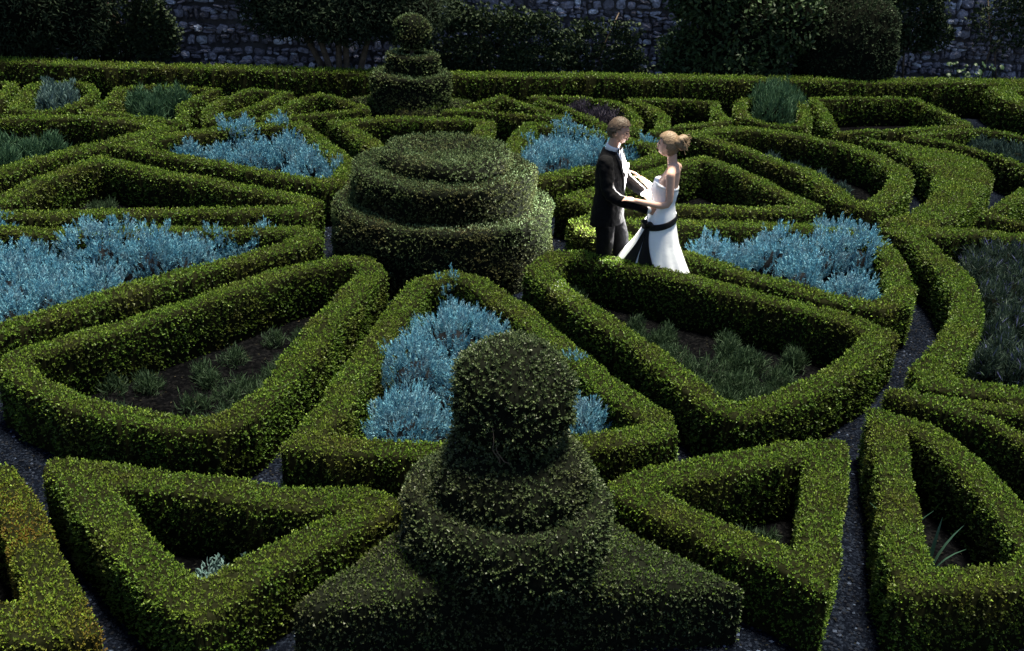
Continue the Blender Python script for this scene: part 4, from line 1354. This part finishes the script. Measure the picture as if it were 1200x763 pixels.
def hand(S, wrist, dirn, palm_n, side, curl=0.5, k=1.0):
    """palm and five fingers: dirn = finger direction, palm_n = out of the palm, side = towards the thumb"""
    d, p, t_ = unit(np.array(dirn, float)), unit(np.array(palm_n, float)), None
    t_ = unit(np.array(side, float) - d * np.dot(side, d)); p = unit(p - d * np.dot(p, d) - t_ * np.dot(p, t_))
    w = np.array(wrist, float)
    c = w + d * 0.045 * k
    for q in (-0.024, -0.008, 0.008, 0.024):
        S.limb([w + t_ * q * 0.7 * k, w + d * 0.085 * k + t_ * q * 1.15 * k], [0.014 * k, 0.013 * k], 8)
    for q, L in ((0.030, 0.075), (0.010, 0.085), (-0.010, 0.079), (-0.029, 0.062)):
        b = w + d * 0.085 * k + t_ * q * k
        a1 = unit(d + p * curl * 0.45); a2 = unit(d + p * curl * 1.2); a3 = unit(d + p * curl * 2.0)
        S.limb([b, b + a1 * L * 0.45 * k, b + (a1 * 0.45 + a2 * 0.32) * L * k, b + (a1 * 0.45 + a2 * 0.32 + a3 * 0.25) * L * k],
               [0.0092 * k, 0.0085 * k, 0.0078 * k, 0.0068 * k], 8)
    b = w + d * 0.025 * k + t_ * 0.028 * k
    a1 = unit(d * 0.7 + t_ * 0.8 + p * 0.25); a2 = unit(d + t_ * 0.35 + p * 0.45)
    S.limb([b, b + a1 * 0.035 * k, b + (a1 * 0.035 + a2 * 0.03) * k, b + (a1 * 0.035 + a2 * 0.052) * k], [0.013 * k, 0.0105 * k, 0.0095 * k, 0.008 * k], 8)


def cap_hair(name, at, mat, parent, keep, grow=1.07, thick=0.012, lumps=0.004, seed=0):
    """hair as a thick shell over the part of the skull where keep(direction) holds"""
    n, m = 56, 40
    V, ok = [], []
    r = np.random.default_rng(seed)
    for j in range(m):
        ph = math.pi * (j + 0.5) / m - math.pi / 2
        for i in range(n):
            th = 2 * math.pi * i / n
            d = np.array([math.cos(ph) * math.cos(th), math.cos(ph) * math.sin(th), math.sin(ph)])
            p = d * np.array([0.098, 0.076, 0.118]) * grow
            if d[2] < -0.1 and d[0] < 0: p[0] *= 1 - 0.2 * min(1, (-0.1 - d[2]) / 0.9)
            V.append(at(p + d * r.uniform(0, lumps))); ok.append(keep(d))
    F = []
    for j in range(m - 1):
        for i in range(n):
            q = (j * n + i, j * n + (i + 1) % n, (j + 1) * n + (i + 1) % n, (j + 1) * n + i)
            if all(ok[a] for a in q): F.append(q)
    F.append(tuple((m - 1) * n + i for i in range(n)))
    me = mesh_np(name, V, [np.array(F[:-1])], mat, smooth=True)
    o = obj(name, me, parent)
    s_ = o.modifiers.new('solid', 'SOLIDIFY'); s_.thickness = thick; s_.offset = 0.6
    return o


def surf_patch(name, fn, us, vs, mat, parent, thick=0.006):
    """a strip of cloth on a body surface: fn(u, v) gives a point"""
    nu, nv = len(us), len(vs)
    V = [fn(u, v) for u in us for v in vs]
    F = [(i * nv + j, i * nv + j + 1, (i + 1) * nv + j + 1, (i + 1) * nv + j) for i in range(nu - 1) for j in range(nv - 1)]
    o = obj(name, mesh_np(name, V, [np.array(F)], mat, smooth=True), parent)
    s_ = o.modifiers.new('solid', 'SOLIDIFY'); s_.thickness = thick; s_.offset = 0
    return o


def ring_at(rings, z):
    zs = [r[0] for r in rings]
    return [float(np.interp(z, zs, [r[i] for r in rings])) for i in range(1, 5)]


def wrinkle(o, strength, size):
    tx = bpy.data.textures.new('wrinkles', 'CLOUDS')
    tx.noise_scale = size
    d_ = o.modifiers.new('wrinkles', 'DISPLACE')
    d_.texture = tx; d_.strength = strength; d_.mid_level = 0.5; d_.texture_coords = 'LOCAL'
    return o


# ---- groom
G_LOC, G_RZ = (0.90, 10.60, 0.0), rad(-20)
groom = empty('person', G_LOC, 'man in black tuxedo with bow tie and white boutonniere, holding the bride', 'person', rz=G_RZ)
gl = mat_to(G_LOC, G_RZ)
g_rh = gl((1.25, 10.33, 1.005))             # right hand on the bride's near hip
g_re = gl((0.87, 10.37, 1.10))
g_lh = gl((1.24, 10.72, 1.06))              # left hand behind her waist
g_le = gl((1.06, 10.83, 1.16))
g_rs, g_ls = np.array([-0.01, -0.185, 1.44]), np.array([-0.01, 0.185, 1.44])
legs = {-1: [(0, -0.09, 0.93), (0.03, -0.10, 0.50), (-0.03, -0.10, 0.09)], 1: [(0.02, 0.09, 0.93), (0.15, 0.11, 0.52), (0.10, 0.11, 0.09)]}
S = Shape()
h_at = head_shape(S, (0.045, 0, 1.70), 1.0, rad(10))
S.limb([(-0.02, 0, 1.45), (0.02, 0, 1.62)], [0.062, 0.058])
S.loft([(0.88, 0, 0, 0.10, 0.15, 0), (1.08, 0, 0, 0.10, 0.14, 0), (1.30, 0, 0, 0.11, 0.16, 0), (1.43, -0.005, 0, 0.09, 0.15, 0), (1.48, -0.01, 0, 0.05, 0.08, 0)], 28)
S.limb([g_rs, g_re, g_rh + unit(g_re - g_rh) * 0.02], [0.052, 0.042, 0.030])
S.limb([g_ls, g_le, g_lh + unit(g_le - g_lh) * 0.02], [0.052, 0.042, 0.030])
hand(S, g_rh, g_rh - g_re, (0.2, 1, 0), (0, 0, 1), 0.5, 1.0)
hand(S, g_lh, g_lh - g_le, (0.2, -1, 0), (0, 0, 1), 0.5, 1.0)
for sg, L in legs.items():
    S.limb(L, [0.075, 0.055, 0.04])
    S.limb([(L[2][0], L[2][1], 0.06), (L[2][0] + 0.13, L[2][1], 0.04)], [0.035, 0.028])
S.build('body', M['skin_m'], groom, voxel=0.005, smooth_it=2)

J = [(0.76, -0.005, 0, 0.165, 0.205, 0.02), (0.92, 0.0, 0, 0.155, 0.200, 0.01), (1.08, 0.0, 0, 0.140, 0.185, 0), (1.28, 0.0, 0, 0.150, 0.200, 0),
     (1.40, -0.008, 0, 0.132, 0.195, 0), (1.465, -0.015, 0, 0.105, 0.150, 0), (1.515, -0.022, 0, 0.078, 0.085, -0.01)]
S = Shape()
S.loft(J, 44)
for s0, e0, h0 in ((g_rs, g_re, g_rh), (g_ls, g_le, g_lh)):
    w0 = h0 + unit(e0 - h0) * 0.01
    S.limb([s0 + np.array([0, 0, -0.02]), e0, w0], [0.078, 0.064, 0.047], 16)
wrinkle(S.build('jacket', M['suit'], groom, voxel=0.008, smooth_it=3), 0.016, 0.07)
# flat cuff ends
for e0, h0 in ((g_re, g_rh), (g_le, g_lh)):
    S = Shape(); q = unit(h0 - e0)
    S.limb([h0 - q * 0.01, h0 + q * 0.012], [0.041, 0.040], 14)
    S.build('shirt_cuff', M['shirt'], groom)
S = Shape()
S.loft([(0.80, 0.0, 0, 0.125, 0.170, 0), (0.90, 0, 0, 0.13, 0.175, 0), (1.0, 0, 0, 0.12, 0.165, 0)], 30)
for sg, L in legs.items():
    S.limb([(L[0][0], L[0][1], 0.86), L[1], (L[2][0], L[2][1], 0.07)], [0.105, 0.082, 0.068], 16)
wrinkle(S.build('trousers', M['suit'], groom, voxel=0.010, smooth_it=3), 0.02, 0.08)
for sg, L in legs.items():
    S = Shape()
    S.ell((L[2][0] + 0.06, L[2][1], 0.045), (0.155, 0.05, 0.045)); S.ell((L[2][0], L[2][1], 0.075), (0.06, 0.048, 0.06))
    S.build('shoe', M['shoe'], groom, voxel=0.008)


def torso(z, th, out):
    cx, cy, rx, ry = ring_at(J, z)
    return (cx + (rx + out) * math.cos(th), cy + (ry + out) * math.sin(th), z)


zs = np.linspace(1.10, 1.50, 16)
vw = lambda z: np.interp(z, [1.10, 1.25, 1.42, 1.50], [0.02, 0.16, 0.34, 0.62])
surf_patch('shirt_front', lambda z, v: torso(z, v * vw(z), 0.006), zs, np.linspace(-1, 1, 7), M['shirt'], groom)
for sg in (-1, 1):
    lw = lambda z: np.interp(z, [1.08, 1.3, 1.40, 1.50], [0.05, 0.26, 0.30, 0.25])
    surf_patch('lapel', lambda z, v: torso(z, sg * (vw(z) + lw(z) * v), 0.012 - 0.006 * v), np.linspace(1.09, 1.50, 16), np.linspace(0, 1, 4), M['satin'], groom)
S = Shape(); S.loft([(1.495, -0.012, 0, 0.072, 0.070, -0.018), (1.535, -0.006, 0, 0.068, 0.066, -0.018), (1.555, -0.002, 0, 0.066, 0.064, -0.018)], 30)
S.build('shirt_collar', M['shirt'], groom)
S = Shape()
for sg in (-1, 1):
    V = [(0.078, sg * 0.006, 1.518), (0.082, sg * 0.052, 1.548), (0.082, sg * 0.056, 1.490), (0.066, sg * 0.052, 1.548), (0.066, sg * 0.056, 1.490), (0.060, sg * 0.006, 1.518)]
    V = [(x, y, z_ - 0.012) for x, y, z_ in V]
    S.add(V, [np.array([(0, 1, 2), (5, 4, 3)]), np.array([(1, 3, 4, 2), (0, 5, 3, 1), (0, 2, 4, 5)])])
S.ell((0.076, 0, 1.506), (0.013, 0.012, 0.013), 10)
S.build('bow_tie', M['satin'], groom, smooth=False)
bt = empty('boutonniere', torso(1.33, 0.72, 0.02), None, None); bt.parent = groom
for a in range(6):
    S = Shape(); S.ell((0.006 * math.cos(a), 0.018 * math.cos(a * 1.05), 0.018 * math.sin(a * 1.05)), (0.010, 0.016, 0.016), 8)
    S.build('petal', M['petal'], bt)
S = Shape(); S.limb([(0, 0, -0.01), (0.005, 0, -0.06)], [0.004, 0.003], 6); S.build('stem', M['bright'], bt)
cap_hair('hair', h_at, M['hair_m'], groom, lambda d: (d[2] > 0.50 and d[0] > 0.1) or (d[0] <= 0.38 and d[2] > 0.22) or (d[0] < 0.0 and d[2] > -0.05) or (d[0] < -0.25 and d[2] > -0.50), 1.08, 0.012, 0.008, 3)
for sg in (-1, 1):
    S = Shape(); S.ell(h_at((0.086, sg * 0.031, 0.006)), (0.008, 0.011, 0.006), 10); S.build('eye', M['eye'], groom)
    S = Shape(); S.limb([h_at((0.096, sg * 0.016, 0.029)), h_at((0.086, sg * 0.047, 0.028))], [0.004, 0.003], 6); S.build('eyebrow', M['hair_m'], groom)
S = Shape(); S.limb([h_at((0.092, -0.022, -0.058)), h_at((0.103, 0, -0.056)), h_at((0.092, 0.022, -0.058))], [0.004, 0.006, 0.004], 6); S.build('lips', M['lip'], groom)

# ---- bride
B_LOC, B_RZ = (1.46, 10.41, 0.0), rad(180 - 19)
bride = empty('person', B_LOC, 'woman in strapless white wedding dress with black sash, hair pinned up', 'person', rz=B_RZ)
bl = mat_to(B_LOC, B_RZ)
b_lh = bl((1.13, 10.30, 1.095)); b_le = bl((1.455, 10.24, 1.06))
b_rh = bl((1.20, 10.66, 1.22)); b_re = bl((1.36, 10.66, 1.10))
b_ls, b_rs = np.array([-0.03, 0.155, 1.375]), np.array([-0.03, -0.155, 1.375])
S = Shape()
hb_at = head_shape(S, (0.055, 0, 1.625), 0.94, rad(-6), True)
S.limb([(-0.015, 0, 1.38), (0.012, 0, 1.56)], [0.050, 0.046])
S.loft([(0.80, 0.03, 0, 0.10, 0.14, 0), (0.92, 0.03, 0, 0.105, 0.145, 0), (1.05, 0.03, 0, 0.085, 0.108, 0), (1.18, 0.03, 0, 0.118, 0.138, 0), (1.245, 0.022, 0, 0.106, 0.143, 0), (1.31, 0.002, 0, 0.090, 0.145, 0), (1.385, -0.018, 0, 0.068, 0.145, 0), (1.42, -0.02, 0, 0.052, 0.10, 0), (1.45, -0.018, 0, 0.045, 0.06, 0)], 30)
for s0, e0, h0 in ((b_ls, b_le, b_lh), (b_rs, b_re, b_rh)):
    S.limb([s0, e0, h0], [0.045, 0.036, 0.024])
    S.limb([np.array([-0.018, s0[1] * 0.25, 1.425]), s0 + np.array([0, 0, 0.004])], [0.045, 0.044])
hand(S, b_lh, b_lh - b_le, (0, 0, -1), (0, -1, 0.3), 0.35, 0.88)
hand(S, b_rh, b_rh - b_re, (0.1, 0, -1), (0, 1, 0.3), 0.3, 0.88)
for sg in (-1, 1):
    S.limb([(0.03, sg * 0.08, 0.86), (0.05, sg * 0.07, 0.48), (0.02, sg * 0.07, 0.12)], [0.08, 0.055, 0.035])
    S.limb([(0.02, sg * 0.07, 0.10), (0.13, sg * 0.07, 0.03)], [0.032, 0.024])
S.build('body', M['skin_f'], bride, voxel=0.005, smooth_it=2)

DR = [(0.02, 0.10, 0, 0.46, 0.27, 0), (0.25, 0.10, 0, 0.425, 0.265, 0), (0.45, 0.10, 0, 0.335, 0.245, 0), (0.65, 0.075, 0, 0.225, 0.215, 0), (0.85, 0.05, 0, 0.150, 0.180, 0),
      (0.93, 0.045, 0, 0.135, 0.165, 0), (1.05, 0.04, 0, 0.110, 0.128, 0), (1.18, 0.045, 0, 0.135, 0.148, 0), (1.245, 0.03, 0, 0.118, 0.152, 0.03)]


def drape(th, z):
    a = 0.15 * max(0.0, (0.80 - z) / 0.80) ** 0.8
    return 1 + a * (0.45 - abs(math.sin(4.5 * th + 0.6)) * 0.8 + math.sin(13 * th + 2 + z * 3) * 0.28 + math.sin(3 * th) * 0.25) + 0.012 * math.sin(z * 70 + 3 * math.sin(th * 2)) * (0.85 < z < 1.2)


rings = []
for z_ in np.linspace(0.02, 1.245, 40):
    cx, cy, rx, ry = ring_at(DR, z_)
    rings.append((z_, cx, cy, rx, ry, float(np.interp(z_, [1.1, 1.245], [0, 0.035]))))
S = Shape(); S.loft(rings, 96, drape)
S.build('dress', M['dress'], bride)


def gown(z, th, out):
    cx, cy, rx, ry = ring_at(DR, z)
    q = drape(th, z)
    return (cx + (rx * q + out) * math.cos(th), cy + (ry * q + out) * math.sin(th), z)


def sash_pt(u, v):      # u height, v angle; low in front, high at the back
    return gown(0.875 + u - 0.045 * math.cos(v - 0.7), v, 0.009)


surf_patch('sash', sash_pt, np.linspace(-0.031, 0.031, 5), np.linspace(0, 2 * math.pi, 61), M['satin'], bride)
kz = 0.845
S = Shape(); kp = np.array(gown(kz, 0.95, 0.02))
S.ell(kp, (0.025, 0.025, 0.03), 12)
for sg in (-1, 1):
    t2 = np.array(gown(kz + 0.02, 0.95 + sg * 0.42, 0.035))
    S.limb([kp, (kp + t2) / 2 + np.array([0, 0, 0.02]), t2], [0.015, 0.03, 0.02], 8)
S.build('bow_knot', M['satin'], bride, voxel=0.006)
for a0, a1, w0, w1, zl in ((0.95, 1.00, 0.06, 0.34, 0.25), (1.10, 1.66, 0.06, 0.27, 0.36)):
    def tail(u, v, a0=a0, a1=a1, w0=w0, w1=w1, zl=zl):
        z_ = kz + (zl - kz) * u
        th = a0 + (a1 - a0) * u + v * (w0 + (w1 - w0) * u)
        return gown(z_ + 0.02 * v * u, th, 0.012 + 0.008 * math.sin(v * 5 + u * 3) * u)
    surf_patch('sash_tail', tail, np.linspace(0, 1, 16), np.linspace(-1, 1, 9), M['satin'], bride)
S = Shape(); S.loft([(1.225, 0.03, 0, 0.121, 0.155, 0.033), (1.245, 0.03, 0, 0.122, 0.156, 0.035), (1.256, 0.03, 0, 0.119, 0.153, 0.035)], 60)
S.build('neckline_trim', M['dress'], bride)
cap_hair('hair', hb_at, M['hair_f'], bride, lambda d: (d[2] > 0.48 and d[0] > 0.15) or (d[0] <= 0.42 and d[2] > 0.12) or (d[0] < 0.10 and d[2] > -0.15 and abs(d[1]) < 2) or (d[0] < -0.2 and d[2] > -0.62), 1.09, 0.014, 0.008, 4)
bun = Shape()
for i in range(9):
    a = i * 0.7
    c = hb_at((-0.125 + 0.02 * math.cos(a * 2), 0.045 * math.cos(a), 0.062 + 0.047 * math.sin(a)))
    bun.ell(c, (0.046, 0.036, 0.038), 10, Matrix.Rotation(a, 4, 'X'))
bun.ell(hb_at((-0.115, 0, 0.055)), (0.06, 0.062, 0.062))
bo = bun.build('hair_bun', M['hair_f'], bride, voxel=0.006, smooth_it=2)
for i in range(44):
    r_ = np.random.default_rng(90 + i)
    c = np.array((-0.15, r_.uniform(-0.06, 0.06), 0.06 + r_.uniform(-0.06, 0.07)))
    S = Shape(); S.limb([hb_at(c), hb_at(c + np.array((-0.03, r_.uniform(-0.02, 0.02), r_.uniform(-0.03, 0.02)))), hb_at(c + np.array((-0.06, r_.uniform(-0.05, 0.05), r_.uniform(-0.05, 0.05))))], [0.0035, 0.0025, 0.001], 5)
    S.build('hair_strand', M['hair_f'], bo)
for sg in (-1, 1):
    S = Shape(); S.ell(hb_at((0.086, sg * 0.031, 0.006)), (0.008, 0.011, 0.006), 10); S.build('eye', M['eye'], bride)
    S = Shape(); S.limb([hb_at((0.096, sg * 0.016, 0.030)), hb_at((0.086, sg * 0.046, 0.030))], [0.003, 0.002], 6); S.build('eyebrow', M['hair_f'], bride)
S = Shape(); S.limb([hb_at((0.094, -0.022, -0.056)), hb_at((0.106, 0, -0.055)), hb_at((0.094, 0.022, -0.056))], [0.004, 0.007, 0.004], 6); S.build('lips', M['lip'], bride)

# ---- the photographer's flash, standing on the path behind the couple: its burst rims them and the topiary
FL = (1.46, 11.06, 1.15)
fs = empty('flash_unit', (FL[0], FL[1], 0), 'small black flash on a thin stand behind bride and groom', 'flash')
S = Shape(); S.limb([(0, 0, 0), (0, 0, FL[2] - 0.13)], [0.011, 0.009], 8); S.build('stand', M['shoe'], fs)
for a in range(3):
    S = Shape(); S.limb([(0, 0, 0.16), (0.13 * math.cos(a * 2.09 + .5), 0.13 * math.sin(a * 2.09 + .5), 0.008)], [0.006, 0.006], 6); S.build('leg', M['shoe'], fs)
obj('flash_body', box_mesh('flash_body', (-0.035, -0.025, FL[2] - 0.14), (0.035, 0.025, FL[2] - 0.04), M['shoe']), fs)
fl = bpy.data.lights.new('flash', 'SPOT')
fl.spot_size = rad(125)
fl.spot_blend = 0.6
fl.energy = 480.0
fl.shadow_soft_size = 0.03
fl.color = (1.0, 0.97, 0.92)
flo = bpy.data.objects.new('flash', fl)
COL.objects.link(flo)
flo.parent = fs
flo.location = (0, 0, FL[2])
flo.rotation_euler = (Vector((0.80, 10.55, 0.75)) - Vector(FL)).to_track_quat('-Z', 'Y').to_euler()
